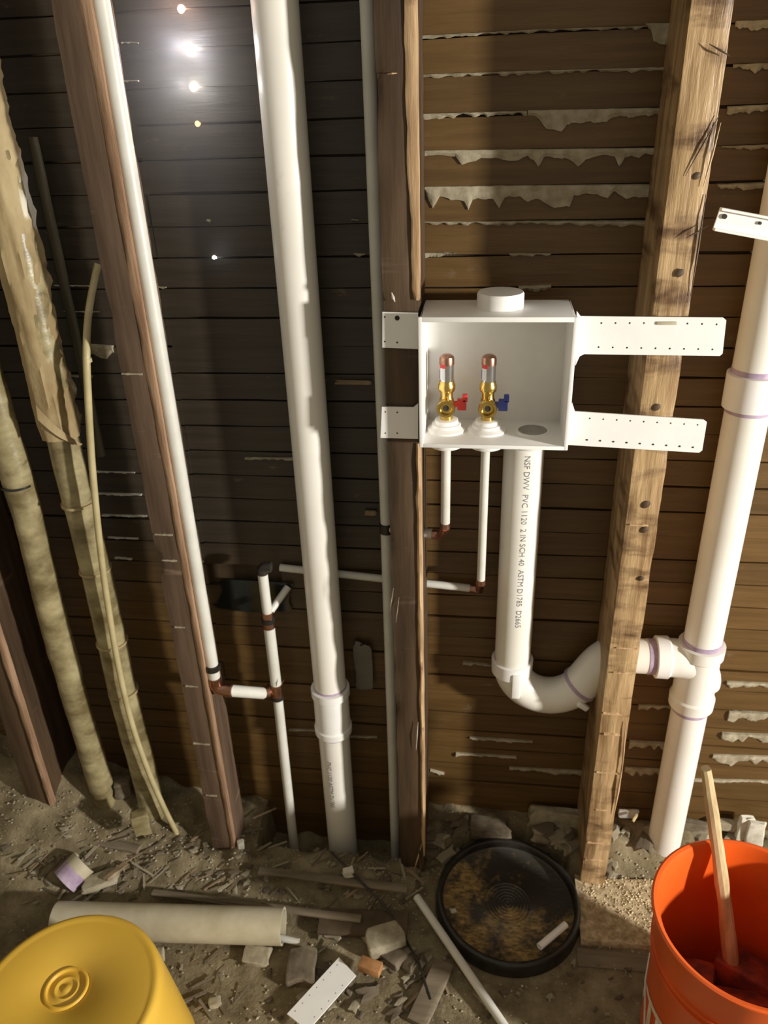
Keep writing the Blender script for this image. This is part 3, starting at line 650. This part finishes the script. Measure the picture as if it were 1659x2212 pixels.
bm = bmesh.new(); n = 70; tube(bm, [Vector((p2x+.003*math.sin(i*.21+1), 1.05, .04+1.58*i/n)) for i in range(n+1)], .0235, 28, None, wob(5, .0025, .0012, 14)); obj('pipe_run', bm, 'oldpipe', op2)
bm = bmesh.new(); z = at(55, 1058, 1.03).z; tube(bm, [Vector((p2x, 1.05, z-.002)), Vector((p2x, 1.05, z+.002))], .0262, 28, None, wob(3, .001, .001)); obj('seam_band', bm, 'black', op2)
# flexible tube hanging in front of the wrapped pipe
cp = [(212, 570, 1.10), (203, 610, 1.09), (191, 680, 1.06), (187, 760, 1.02), (190, 850, 1.012), (196, 960, 1.01), (203, 1050, 1.01), (216, 1180, 1.01), (232, 1300, 1.012), (256, 1440, 1.012), (284, 1560, 1.01), (318, 1660, 1.01), (352, 1740, 1.015), (382, 1800, 1.02)]
cps = [at(*c) for c in cp]; sm = []
for i in range(len(cps)-1):
    a, b_, c_, d_ = cps[max(0, i-1)], cps[i], cps[i+1], cps[min(len(cps)-1, i+2)]
    for k in range(6):
        t_ = k/6; sm.append(.5*((2*b_)+(c_-a)*t_+(2*a-5*b_+4*c_-d_)*t_*t_+(3*b_-a-3*c_+d_)*t_**3))
sm.append(cps[-1])
ft = thing('flexible_tube', 'thin tan flexible tube curving down in front of the old wrapped pipe', 'tube', cps[-1])
obj('tube_run', tube(bmesh.new(), sm, .0052, 16), 'tubing', ft)
c_ = at(189, 778, 1.018); fit_ring(ft, c_, (0, 0, 1), .0062, .003, 'tubing', 'tube_joint')
bs = obj('batten', rough_board(bmesh.new(), (-.629, 1.104, .80), (-.615, 1.116, 1.27), .002, .02, 9), fleck('grey_batten_wood', (.07, .060, .035), (.12, .10, .065), 20, .7, (3, 3, .3)), ang=50); tag(bs, 'thin grey wooden batten against the laths behind the wrapped pipe', 'board'); top(bs)

# ---------------------------------------------------------------- lamps glowing through the lath gaps
for i, (px, py, r_, col, s, lab, zz) in enumerate(((390, 2, .0050, (1, .62, .45), 60, 'pinkish point of light at the top, shining through the laths', 0), (408, 90, .0065, (.92, .93, 1), 160, 'brightest white point of light shining through the laths', 0),
        (417, 174, .0055, (.98, .97, .92), 110, 'second white point of light, just below the brightest', 0), (425, 250, .0040, (1, .55, .25), 2.2, 'small orange point of light between the laths', 0), (462, 546, .0032, (.85, .92, 1), 22, 'lowest and smallest bluish point of light between the laths', 0))):
    p = at(px, py, 1.1265); k = round((1.3655-p.z)/.043); 
    bm = bmesh.new(); lathe(bm, [(0, -r_), (r_*.5, -r_*.86), (r_*.86, -r_*.5), (r_, 0), (r_*.86, r_*.5), (r_*.5, r_*.86), (0, r_)], (p.x, 1.1265, lath_gap(k)), (0, 0, 1), 16, cap=False)
    pl = bpy.data.lights.new('halo_light', 'POINT'); pl.energy = (.06, .17, .11, .006, .008)[i]; pl.color = col; pl.shadow_soft_size = .006; po = bpy.data.objects.new('halo_light', pl); C.objects.link(po); po.location = (p.x, 1.085, lath_gap(k)+.002)  # extra point light added before the laths to spread the halo
    lb = obj('lamp', bm, emit('lamp_glow', col, s)); tag(lb, lab, 'light', 'points of light showing through the laths'); top(lb)

# scattering volume added to imitate the lens halo around the lights
m, t, b = nt('halo_scatter'); t.nodes.remove(b); out = [n_ for n_ in t.nodes if n_.type == 'OUTPUT_MATERIAL'][0]
vsct = t.nodes.new('ShaderNodeVolumeScatter'); t.links.new(vsct.outputs[0], out.inputs['Volume']); vsct.inputs['Color'].default_value = (.96, .95, 1, 1); vsct.inputs['Anisotropy'].default_value = .2
tc = t.nodes.new('ShaderNodeTexCoord'); ln = t.nodes.new('ShaderNodeVectorMath'); ln.operation = 'LENGTH'; t.links.new(tc.outputs['Object'], ln.inputs[0])
mr = t.nodes.new('ShaderNodeMapRange'); mr.interpolation_type = 'SMOOTHSTEP'; t.links.new(ln.outputs['Value'], mr.inputs[0])
for k_, v_ in ((1, .02), (2, 1.0), (3, HAZE), (4, 0.0)): mr.inputs[k_].default_value = v_
t.links.new(mr.outputs[0], vsct.inputs['Density'])
bm = bmesh.new(); bmesh.ops.create_uvsphere(bm, u_segments=24, v_segments=14, radius=1.0)
me = bpy.data.meshes.new('halo_volume'); bm.to_mesh(me); bm.free(); hz_ = bpy.data.objects.new('halo_volume', me); C.objects.link(hz_); me.materials.append(m)
hz_.location = (-.385, 1.055, 1.32); hz_.scale = (.15, .068, .26)
tag(hz_, 'added bright halo around the points of light', 'haze', kind='stuff')

# ---------------------------------------------------------------- buckets
def ring_prof(*a): return list(a)
yx, yy_, yz, yr = -.5617, .5948, .20, .130
yb = thing('bucket', 'yellow plastic bucket turned upside down at the lower left', 'bucket', (yx, yy_, -.06))
bm = bmesh.new(); lathe(bm, [(yr+.028, -.06), (yr+.0275, .0), (yr+.004, yz-.020), (yr+.001, yz-.006), (yr-.002, yz-.0015), (yr-.007, yz), (yr-.011, yz-.0015), (yr-.016, yz-.002), (.036, yz-.002), (.033, yz-.0045), (.0315, yz-.0045), (.0295, yz-.0005), (.0275, yz-.0005), (.0255, yz-.0045), (.018, yz-.0045), (.0165, yz-.002), (.015, yz-.002), (.0135, yz-.0045), (.0065, yz-.0045), (.005, yz-.0025), (0, yz-.0025)], (yx, yy_, 0), (0, 0, 1), 96, cap=False)
g2 = atz(142, 2132, yz)
for v in bm.verts:      # the moulding rings sit where the bucket's base centre is seen
    if math.hypot(v.co.x-yx, v.co.y-yy_) < .04: v.co.x += (g2.x-yx); v.co.y += (g2.y-yy_)
obj('bucket_body', bm, 'yellow', yb, ang=60)
bm = bmesh.new(); lathe(bm, [(yr+.028, .0), (yr+.034, .001), (yr+.035, .004), (yr+.028, .006)], (yx, yy_, -.05), (0, 0, 1), 96, cap=False); obj('bucket_rim', bm, 'yellow', yb)

ox, oy, oz, orr = .3772, .7438, .30, .130
ob2 = thing('bucket', 'open orange plastic bucket at the lower right holding a wooden handle and scrap', 'bucket', (ox, oy, 0))
bot = .112
bm = bmesh.new(); lathe(bm, [(0, .004), (bot-.004, .004), (bot, .008), (orr-.012, oz-.075), (orr-.0105, oz-.070), (orr-.0095, oz-.010), (orr-.007, oz-.005), (orr, oz-.003), (orr, oz), (orr-.003, oz+.0015), (orr-.0075, oz), (orr-.0125, oz-.012), (orr-.016, oz-.075), (bot-.004, .012), (0, .012)], (ox, oy, 0), (0, 0, 1), 96, cap=False); obj('bucket_body', bm, 'orange', ob2)
bm = bmesh.new()
for zz, rr_ in ((oz-.075, orr-.0105), (oz-.090, orr-.0118)): lathe(bm, [(rr_-.002, -.002), (rr_+.0022, -.0012), (rr_+.0022, .0012), (rr_-.002, .002)], (ox, oy, zz), (0, 0, 1), 96, cap=False)
obj('rim_band', bm, 'orange', ob2)
def wrapb(u, v):
    ztop = .135; z = ztop-.075+v; rr_ = bot+(orr-.012-bot)*(z-.008)/(oz-.083)+.0008; a = -1.42+u/.122
    return Vector((ox+math.sin(a)*rr_, oy-math.cos(a)*rr_, z))
obj('printed_letters', text_bm('THE HOME DEPOT', .095, wrapb, .0015), 'white_print', ob2, smooth=False)
# bail
bm = bmesh.new(); pa = atz(1400, 1990, .245); pts = [Vector((ox-.129, oy-.02, .236)), Vector((ox-.133, oy-.035, .20)), Vector((ox-.130, oy-.055, .13)), Vector((ox-.124, oy-.066, .06)), Vector((ox-.120, oy-.07, .02))]
tube(bm, pts, .0014, 8); obj('wire_handle', bm, 'steel', ob2)
# scrap inside
scrap = [('brick', 'dark red brick piece inside the orange bucket, nearest the handle'), ('brick', 'dark red brick piece at the back inside the orange bucket'), ('brick', 'broken red brick piece low in the orange bucket'), ('brick', 'reddish brick scrap against the far wall of the orange bucket')]
for i, ((nm, lab), (dx_, dy_, dz_)) in enumerate(zip(scrap, ((.025, -.015, .115), (-.040, .015, .085), (.035, .045, .085), (.000, -.050, .060)))):
    bm = bmesh.new(); box(bm, (-.042, -.026, -.022), (.042, .026, .022), .004); bmesh.ops.subdivide_edges(bm, edges=bm.edges[:], cuts=1)
    rt = Matrix.Rotation(i*1.3, 3, 'Z') @ Matrix.Rotation(.4*(i-1.5), 3, 'X')
    for v in bm.verts: v.co = rt @ (v.co*(1+.15*nz(v.co, 60, i)))+Vector((ox+dx_, oy+dy_, dz_+.012*i))
    o = obj(nm, bm, 'brickred', ang=30); tag(o, lab, 'brick', 'brick scraps inside the orange bucket'); top(o)
# wooden handle
ha = Vector((0, 0, 0)); ht = atz(1525, 1660, .46); hb = atz(1600, 2170, .06)
hb = Vector((ox+.035, oy-.040, .030))
def handle_at(px, py, z): return atz(px, py, z)
hp = [hb.lerp(ht, 0)]; 
wh = thing('tool_handle', 'rough pale wooden handle leaning inside the orange bucket', 'handle', hb)
h0 = atz(1590, 2185, .045); h1 = atz(1524, 1660, .43)
hpts = []
n = 22
for i in range(n+1):
    f = i/n; p = h0.lerp(h1, f); q0 = Vector((h0.x, h0.y, h0.z)); hpts.append(p+Vector((.003*math.sin(f*3), 0, 0)))
bm = bmesh.new(); tube(bm, hpts, [.0125-.0045*(i/n)+.0006*math.sin(i*1.1) for i in range(n+1)], 12, None, lambda i, a, p: .0012*nz((p.x, p.z, a), 40, 2)+(.0015 if math.cos(2*a) > 0 else 0)); obj('handle_shaft', bm, 'handle', wh, ang=25)

# ---------------------------------------------------------------- black bucket lid with sawdust
lx, ly, lr = .0640, .9460, .1300
ld = thing('bucket_lid', 'round black plastic bucket lid lying on the dirt between the studs, dusted with sawdust', 'pan', (lx, ly, 0))
tl = Matrix.Rotation(math.radians(1.5), 3, 'Y') @ Matrix.Rotation(math.radians(1), 3, 'X')
def tilt(bm):
    c_ = Vector((lx, ly, .012))
    for v in bm.verts: v.co = c_+tl @ (v.co-c_)
    return bm
pr = [(0, .008)]
for k in range(1, 8): pr += [(.006*k-.003, .008), (.006*k-.0015, .0095), (.006*k, .008)]
pr += [(lr-.016, .008), (lr-.012, .012), (lr-.012, .024)]
bm = bmesh.new(); lathe(bm, pr, (lx, ly, 0), (0, 0, 1), 80, cap=False); obj('lid_floor', tilt(bm), 'lid', ld, ang=60)
bm = bmesh.new(); lathe(bm, [(lr-.013, .010), (lr-.013, .025), (lr-.0105, .027), (lr-.005, .0265), (lr-.0035, .024), (lr-.001, .012), (lr, 0), (lr-.004, 0), (lr-.008, .010), (lr-.013, .010)], (lx, ly, 0), (0, 0, 1), 80, cap=False); obj('lid_rim', tilt(bm), 'black', ld, ang=60)
# ---------------------------------------------------------------- loose pieces on the floor
def loose(name, bm, mat, label, cat, group=None, ang=35, smooth=True):
    o = obj(name, bm, mat, None, smooth, ang); top(o); return tag(o, label, cat, group)
fp0, fp1 = atz(122, 1987, .032), atz(612, 2001, .032)
lp = thing('loose_pipe', 'length of dusty white plastic pipe lying on the floor behind the yellow bucket', 'pipe', (fp0+fp1)/2-Vector((0, 0, .03)))
bm = bmesh.new(); rod(bm, fp0, fp1, .0305, 44, .0270, 8); obj('pipe_length', bm, 'pvc_dusty', lp)
# small white pipe peeking from the end of the loose pipe
a, b_ = atz(606, 2026, .010), atz(645, 2035, .010); loose('pipe_offcut', rod(bmesh.new(), a, b_, .0058, 18, .0045), 'supply', 'short thin white offcut beside the open end of the dusty pipe', 'pipe offcut')
a, b_ = atz(900, 1937, .030), atz(1098, 2228, .010); loose('thin_pipe', rod(bmesh.new(), a, b_, .0070, 22, .0052, 6), 'supply', 'long thin white pipe lying diagonally left of the black lid', 'pipe')
a, b_ = atz(1165, 2045, .030), atz(1222, 1997, .030); oc = thing('pipe_offcut', 'short white pipe offcut lying on the black lid', 'pipe offcut', (a+b_)/2-Vector((0, 0, .006)))
obj('pipe_length', rod(bmesh.new(), a, b_, .0060, 20, .0045), 'pvc_clean', oc)
# purple-primed chunk of pipe
a, b_ = atz(182, 1862, .045), atz(140, 1905, .030); pc = thing('pipe_offcut', 'short stub of white pipe with purple primer on the dirt at left', 'pipe offcut', (a+b_)/2-Vector((0, 0, .03)))
obj('pipe_length', rod(bmesh.new(), a, b_, .0265, 36, .0235), 'pvc_dusty', pc); m_ = a.lerp(b_, .42)
obj('primer_band', rod(bmesh.new(), m_, b_+(b_-a)*.01, .0269, 36, .0232), 'primer', pc)
# perforated strap offcut
zs = .022; c4 = [atz(732, 2068, zs), atz(769, 2107, zs), atz(665, 2226, zs), atz(620, 2190, zs)]
bm = bmesh.new(); f = [bm.verts.new(p) for p in c4]; g_ = [bm.verts.new(p-Vector((0, 0, .0025))) for p in c4]; bm.faces.new(f); bm.faces.new(g_[::-1])
for i in range(4): bm.faces.new((f[i], f[(i+1) % 4], g_[(i+1) % 4], g_[i]))
so = obj('strap_offcut', bm, 'pvc_clean', None, False); tag(so, 'flat white plastic strap offcut with two rows of holes on the floor', 'strap')
cb = bmesh.new(); ul = (c4[3]-c4[0]); uw = (c4[1]-c4[0])
for i in range(7):
    for q in (.15, .85):
        if q > .5 and i == 0: continue
        p = c4[0]+ul*(.09+.135*i)+uw*q; rod(cb, p-Vector((0, 0, .01)), p+Vector((0, 0, .01)), .0013, 10)
boolean(so, cb); top(so)
bm = bmesh.new(); box(bm, (-.022, -.012, -.009), (.022, .012, .009), .0015); c_ = atz(800, 2088, .030)
for v in bm.verts: v.co = Matrix.Rotation(-.25, 3, 'Z') @ v.co*.85+c_
loose('wood_block', bm, 'brick', 'small orange-brown wood block right of the perforated strap offcut', 'wood block')
def chunk(px, py, sx__, sy__, sz__, rot, mat, name, label, cat, lift=0, seed=1, group=None, Y=None):
    c_ = atz(px, py, 0); h_ = floor_h(c_.x, c_.y)
    c_ = atz(px, py, h_+sz__*.5+lift) if Y is None else at(px, py, Y)
    bm = bmesh.new(); box(bm, (-.5, -.5, -.5), (.5, .5, .5), .08); bmesh.ops.subdivide_edges(bm, edges=bm.edges[:], cuts=2, use_grid_fill=True)
    rt = Matrix.Rotation(rot, 3, 'Z')
    for v in bm.verts:
        k = 1+.35*nz(v.co, 1.3, seed)+.12*nz(v.co, 4, seed+1); w = Vector((v.co.x*k*sx__, v.co.y*k*sy__, v.co.z*sz__*(1+.2*nz(v.co, 2, seed+3)))); v.co = rt @ w+c_
    return loose(name, bm, mat, label, cat, group, 30)
chunk(215, 1902, .060, .030, .012, .5, 'plaster', 'plaster_chunk', 'flat grey plaster chunk right of the purple-primed pipe stub', 'plaster chunk', seed=2)
chunk(250, 1882, .012, .046, .004, -.6, 'sliver', 'wood_sliver', 'pale flat wood sliver next to the grey plaster chunk', 'wood sliver', seed=3)
chunk(555, 2065, .044, .032, .012, 0, 'plaster', 'plaster_chunk', 'grey stone-like chunk below the middle of the dusty pipe', 'plaster chunk', seed=4)
chunk(652, 2092, .046, .060, .020, .1, 'rubble', 'plaster_chunk', 'larger dusty chunk just left of the perforated strap offcut', 'plaster chunk', seed=5)
chunk(830, 2028, .060, .045, .030, .4, 'plaster', 'plaster_chunk', 'ragged peaked plaster chunk above the orange-brown wood block', 'plaster chunk', seed=6)
chunk(1205, 1768, .100, .018, .045, -.05, 'plaster', 'plaster_chunk', 'pale slab of plaster standing against the laths left of the pale stud', 'plaster chunk', Y=1.105, seed=7)
chunk(1190, 1802, .070, .020, .030, .1, 'plaster', 'plaster_chunk', 'smaller tan plaster piece just below the pale standing slab', 'plaster chunk', Y=1.085, seed=8)
chunk(1225, 1845, .075, .03, .045, 0, 'rubble', 'plaster_chunk', 'dark rough chunk behind the right side of the black lid', 'plaster chunk', Y=1.085, seed=9)
chunk(1060, 1790, .070, .03, .035, 0, 'rubble', 'plaster_chunk', 'dark rough chunk behind the top of the black lid', 'plaster chunk', Y=1.085, seed=10)
chunk(965, 1800, .050, .03, .035, 0, 'rubble', 'plaster_chunk', 'dusty chunk between the middle stud and the black lid', 'plaster chunk', Y=1.075, seed=11)
chunk(1345, 1850, .060, .03, .060, 0, 'rubble', 'plaster_chunk', 'brown rubble chunk between the pale stud and the right stack', 'plaster chunk', Y=1.085, seed=12)
chunk(845, 2062, .030, .045, .015, 1, 'rubble', 'plaster_chunk', 'dusty chunk between the wood block and the diagonal thin pipe', 'plaster chunk', seed=13)
chunk(1358, 1758, .034, .004, .020, .1, 'foil', 'foil_scrap', 'crumpled silvery scrap at the base of the wall right of the pale stud', 'foil', Y=1.10, seed=14)
chunk(1372, 1766, .016, .004, .007, 1, 'handle', 'wood_sliver', 'small yellowish sliver below the silvery scrap', 'wood sliver', Y=1.08, seed=15)
chunk(1608, 1790, .026, .012, .060, .1, 'plaster_white', 'plaster_chunk', 'white crumpled plaster piece behind the orange bucket, left of two', 'plaster chunk', Y=1.10, seed=16)
chunk(1632, 1800, .030, .012, .055, -.1, 'plaster_white', 'plaster_chunk', 'white crumpled plaster piece behind the orange bucket, right of two', 'plaster chunk', Y=1.09, seed=17)
chunk(1570, 1782, .040, .014, .020, -.1, 'plaster', 'plaster_chunk', 'grey broken piece at the wall between the wooden handle and the white plaster pieces', 'plaster chunk', Y=1.11, seed=18)
chunk(1500, 1785, .050, .014, .024, -.1, 'rubble', 'plaster_chunk', 'dusty broken piece at the wall just right of the right stack', 'plaster chunk', Y=1.11, seed=19)
chunk(465, 2165, .018, .014, .010, .4, 'plaster', 'plaster_chunk', 'small crumbly white clump at the bottom right of the yellow bucket', 'plaster chunk', seed=20)
chunk(1128, 2130, .003, .003, .003, .4, 'plaster_white', 'plaster_chunk', 'tiny white crumb on the dirt below the black lid', 'plaster chunk', seed=21)
chunk(520, 1825, .012, .014, .016, .4, 'plaster_white', 'plaster_chunk', 'small white chip at the foot of the reddish left stud', 'plaster chunk', seed=22, lift=.01)
chunk(752, 1884, .020, .012, .016, .4, 'plaster_white', 'plaster_chunk', 'white broken bit at the foot of the thick stack pipe', 'plaster chunk', seed=23, lift=.012)
chunk(305, 1775, .030, .025, .050, .4, 'oldpipe', 'plaster_chunk', 'tan lump against the foot of the wrapped pipe', 'plaster chunk', seed=24, lift=.01)
chunk(265, 1700, .030, .030, .040, .4, 'rubble', 'plaster_chunk', 'dark crumbly lump between the feet of the two old pipes', 'plaster chunk', seed=25, Y=1.06)
chunk(980, 1968, .010, .008, .004, .4, 'plaster_white', 'plaster_chunk', 'white crumb on the left of the black lid', 'plaster chunk', lift=.012, seed=26)
chunk(548, 1288, .135, .003, .060, 0, fleck('dark_plastic', (.010, .013, .011), (.020, .025, .021), 8, .22), 'plastic_scrap', 'dark glossy plastic scrap against the laths behind the branching water line', 'plastic scrap', Y=1.121, seed=31)
chunk(785, 1440, .030, .004, .100, 0, fleck('grey_film', (.10, .095, .08), (.20, .185, .16), 10, .3), 'plastic_film', 'crumpled grey plastic film on the laths right of the thick stack pipe', 'plastic film', Y=1.116, seed=32)
chunk(762, 826, .050, .004, .006, 0, 'sliver', 'wood_sliver', 'thin tan sliver stuck on the laths between the thick stack pipe and the middle stud', 'wood sliver', Y=1.121, seed=33)
chunk(800, 1108, .018, .004, .008, 0, 'sliver', 'wood_sliver', 'small tan fragment on the laths left of the middle stud, above the black band', 'wood sliver', Y=1.121, seed=34)
chunk(348, 2062, .010, .014, .020, .3, 'plaster', 'plaster_chunk', 'pale lump touching the right side of the yellow bucket', 'plaster chunk', seed=35)
# buried boards
def board(px0, py0, px1, py1, w_, th, z, mat, label, seed):
    a, b_ = atz(px0, py0, z), atz(px1, py1, z); L = (b_-a).length; u = (b_-a).normalized(); v_ = Vector((-u.y, u.x, 0)).normalized(); n_ = u.cross(v_)
    bm = bmesh.new(); rough_board(bm, (0, -w_/2, -th/2), (L, w_/2, th/2), .002, .02, seed, 0, 20)
    mt = Matrix((u, v_, n_)).transposed()
    for q in bm.verts: q.co = a+mt @ q.co
    return loose('floor_board', bm, mat, label, 'board', ang=50)
board(560, 1880, 880, 1920, .018, .008, .032, 'board', 'thin dusty strip of wood along the foot of the middle bay', 1)
board(0, 1778, 300, 1835, .020, .010, .045, 'board', 'thin dusty strip of wood half buried at the left', 2)
board(330, 1928, 780, 1985, .014, .008, .020, 'board', 'narrow grey strip of wood behind the dusty pipe', 3)
board(690, 1990, 880, 1998, .050, .010, .012, fleck('dark_board', (.06, .04, .02), (.11, .075, .04), 20, .8), 'dark brown board scrap right of the dusty pipe end', 4)
board(900, 2212, 960, 2080, .035, .010, .008, 'board', 'dusty board scrap under the diagonal thin pipe', 5)
# sill block with sawdust beside the pale stud
bm = bmesh.new(); lo, hi = Vector((.188, .885, -.03)), Vector((.50, 1.02, .012)); rough_board(bm, lo, hi, .006, .012, 4, 0, 50); loose('sill_block', bm, 'sawdust', 'pale masonry sill covered in sawdust right of the black lid', 'sill', ang=50)
bm = bmesh.new(); rough_board(bm, (.18, .845, -.03), (.50, .880, .004), .004, .012, 8, 0, 40); loose('sill_edging', bm, 'board', 'grey board edge along the front of the sawdust-covered sill', 'board', ang=50)
# wire
wp = [atz(*p) for p in ((715, 1840, .05), (745, 1870, .05), (780, 1905, .04), (830, 1955, .02), (865, 2010, .012), (905, 2080, .012), (930, 2160, .012))]
loose('wire', tube(bmesh.new(), wp, .0022, 8), 'black', 'thin dark wire trailing from the foot of the thick stack pipe across the dirt', 'wire')
wp = [at(905, 1830, .985), at(909, 1870, .98), at(903, 1915, .975), at(897, 1945, .97)]
loose('wire', tube(bmesh.new(), wp, .0015, 8), 'steel', 'short thin metal wire at the foot of the middle stud', 'wire')

# individual slivers and chips (repeats) ------------------------------------------------
def proto_sliver(mat, seed):
    bm = bmesh.new(); rough_board(bm, (-.5, -.055, -.03), (.5, .055, .03), .03, .2, seed, 0, 3); return bm
TONE = {'sliver': 'tan', 'board': 'greyish brown', 'plaster': 'pale', 'rubble': 'dark dusty', 'split_dim': 'reddish'}
def scatter(name, label, cat, group, mats, n, region, smin, smax, seed, flat=False, kindmk=proto_sliver):
    r = random.Random(seed); protos = []
    for i, mt in enumerate(mats):
        o = obj(name, kindmk(mt, seed+i), mt, None, True, 40); protos.append([o, False])
    out = 0
    while out < n:
        px, py = r.uniform(region[0], region[2]), r.uniform(region[1], region[3]); p = atz(px, py, .0)
        for _ in range(3): p = atz(px, py, floor_h(p.x, p.y)+.003)
        if p.y > 1.11 or not math.isfinite(p.x): continue
        if math.hypot(p.x-lx, p.y-ly) < lr+.01 or math.hypot(p.x-yx, p.y-yy_) < .16 or math.hypot(p.x-ox, p.y-oy) < .14: continue
        if abs(py-1998-(px-365)*.03) < 48 and 90 < px < 640: continue
        pr_ = protos[out % len(protos)]
        if not pr_[1]: o = pr_[0]; pr_[1] = True
        else: o = pr_[0].copy(); C.objects.link(o)
        s = r.uniform(smin, smax); o.location = (p.x, p.y, floor_h(p.x, p.y)+s*.10+.001); o.scale = (s, s*r.uniform(.6, 1.3), s*r.uniform(.5, 1.2))
        o.rotation_euler = (r.uniform(-.25, .25), r.uniform(-.25, .25), r.uniform(.5, 1.2) if r.random() < .7 else r.uniform(-1.4, 1.4))
        tag(o, TONE[mats[(out) % len(mats)]]+' '+label, cat, group); out += 1
def chipbm(mt, seed):
    bm = bmesh.new(); box(bm, (-.5, -.5, -.3), (.5, .5, .3), .1); bmesh.ops.subdivide_edges(bm, edges=bm.edges[:], cuts=1, use_grid_fill=True)
    for v in bm.verts: v.co = Vector((v.co.x*1.3, v.co.y*.8, v.co.z*.7))*(1+.9*nz(v.co, 2.2, seed))
    return bm
scatter('wood_sliver', 'thin splinter of wood among the dirt at the foot of the wall', 'wood sliver', 'splinters scattered along the foot of the wall', ['sliver', 'board', 'plaster'], 120, (0, 1780, 900, 1960), .015, .050, 11)
scatter('plaster_chip', 'small plaster chip lying along the foot of the wall', 'plaster chip', 'plaster chips along the foot of the wall', ['plaster', 'rubble', 'board', 'plaster'], 110, (0, 1770, 900, 1950), .004, .012, 12, kindmk=chipbm)
scatter('wood_sliver', 'thin splinter of wood on the floor in the foreground', 'wood sliver', 'splinters scattered in the foreground', ['board', 'sliver', 'board'], 22, (350, 2030, 1000, 2205), .015, .045, 13)
scatter('plaster_chip', 'small plaster chip on the floor in the foreground', 'plaster chip', 'plaster chips in the foreground', ['plaster', 'rubble', 'rubble'], 50, (350, 2030, 1390, 2205), .003, .010, 14, kindmk=chipbm)
scatter('rubble_piece', 'lump of rubble in the bay behind the black lid', 'rubble piece', 'rubble lumps in the bay behind the black pan', ['rubble', 'plaster'], 26, (925, 1760, 1260, 1850), .015, .034, 15, kindmk=chipbm)
scatter('rubble_piece', 'lump of rubble behind the orange bucket and right stack', 'rubble piece', 'rubble lumps between the pale stud and the frame edge', ['rubble', 'plaster'], 20, (1320, 1770, 1659, 1880), .015, .034, 16, kindmk=chipbm)
scatter('rubble_piece', 'lump of debris on the dirt near the wire left of the black lid', 'rubble piece', 'debris lumps left of the black pan', ['rubble', 'board', 'plaster'], 22, (650, 1930, 930, 2200), .010, .026, 17, kindmk=chipbm)
# uncountable grit
bm = bmesh.new(); r = random.Random(5)
for i in range(4200):
    x, y = r.uniform(-1.25, .55), (r.uniform(.5, 1.1) if i % 3 else r.gauss(.985, .05)); y = min(y, 1.11)
    if math.hypot(x-lx, y-ly) < lr or math.hypot(x-yx, y-yy_) < .15 or math.hypot(x-ox, y-oy) < .13: continue
    s = r.uniform(.0012, .0045); z = floor_h(x, y)+s*.4; vs_ = [bm.verts.new((x+s*r.uniform(.5, 1)*a, y+s*r.uniform(.5, 1)*b2, z+s*.6*c_)) for a, b2, c_ in ((1, 0, 0), (-.5, .9, 0), (-.5, -.9, 0), (0, 0, 1))]
    for f in ((0, 1, 2), (0, 1, 3), (1, 2, 3), (2, 0, 3)): bm.faces.new([vs_[q] for q in f])
gr = obj('grit', bm, fleck('grit', (.24, .19, .12), (.50, .45, .34), 9, .9, bs=0), None, False); tag(gr, 'loose grit and crumbs spread over the dirt floor', 'grit', kind='stuff')
bm = bmesh.new()
for i in range(900):
    x, y = r.uniform(.20, .36), r.uniform(.89, 1.02); s = r.uniform(.0012, .004); z = .010+s*.4; vs_ = [bm.verts.new((x+s*r.uniform(.5, 1)*a, y+s*r.uniform(.5, 1)*b2, z+s*.6*c_)) for a, b2, c_ in ((1, 0, 0), (-.5, .9, 0), (-.5, -.9, 0), (0, 0, 1))]
    for f in ((0, 1, 2), (0, 1, 3), (1, 2, 3), (2, 0, 3)): bm.faces.new([vs_[q] for q in f])
sd = obj('sawdust', bm, 'handle', None, False); tag(sd, 'heap of sawdust on the sill at the foot of the pale stud', 'sawdust', kind='stuff')
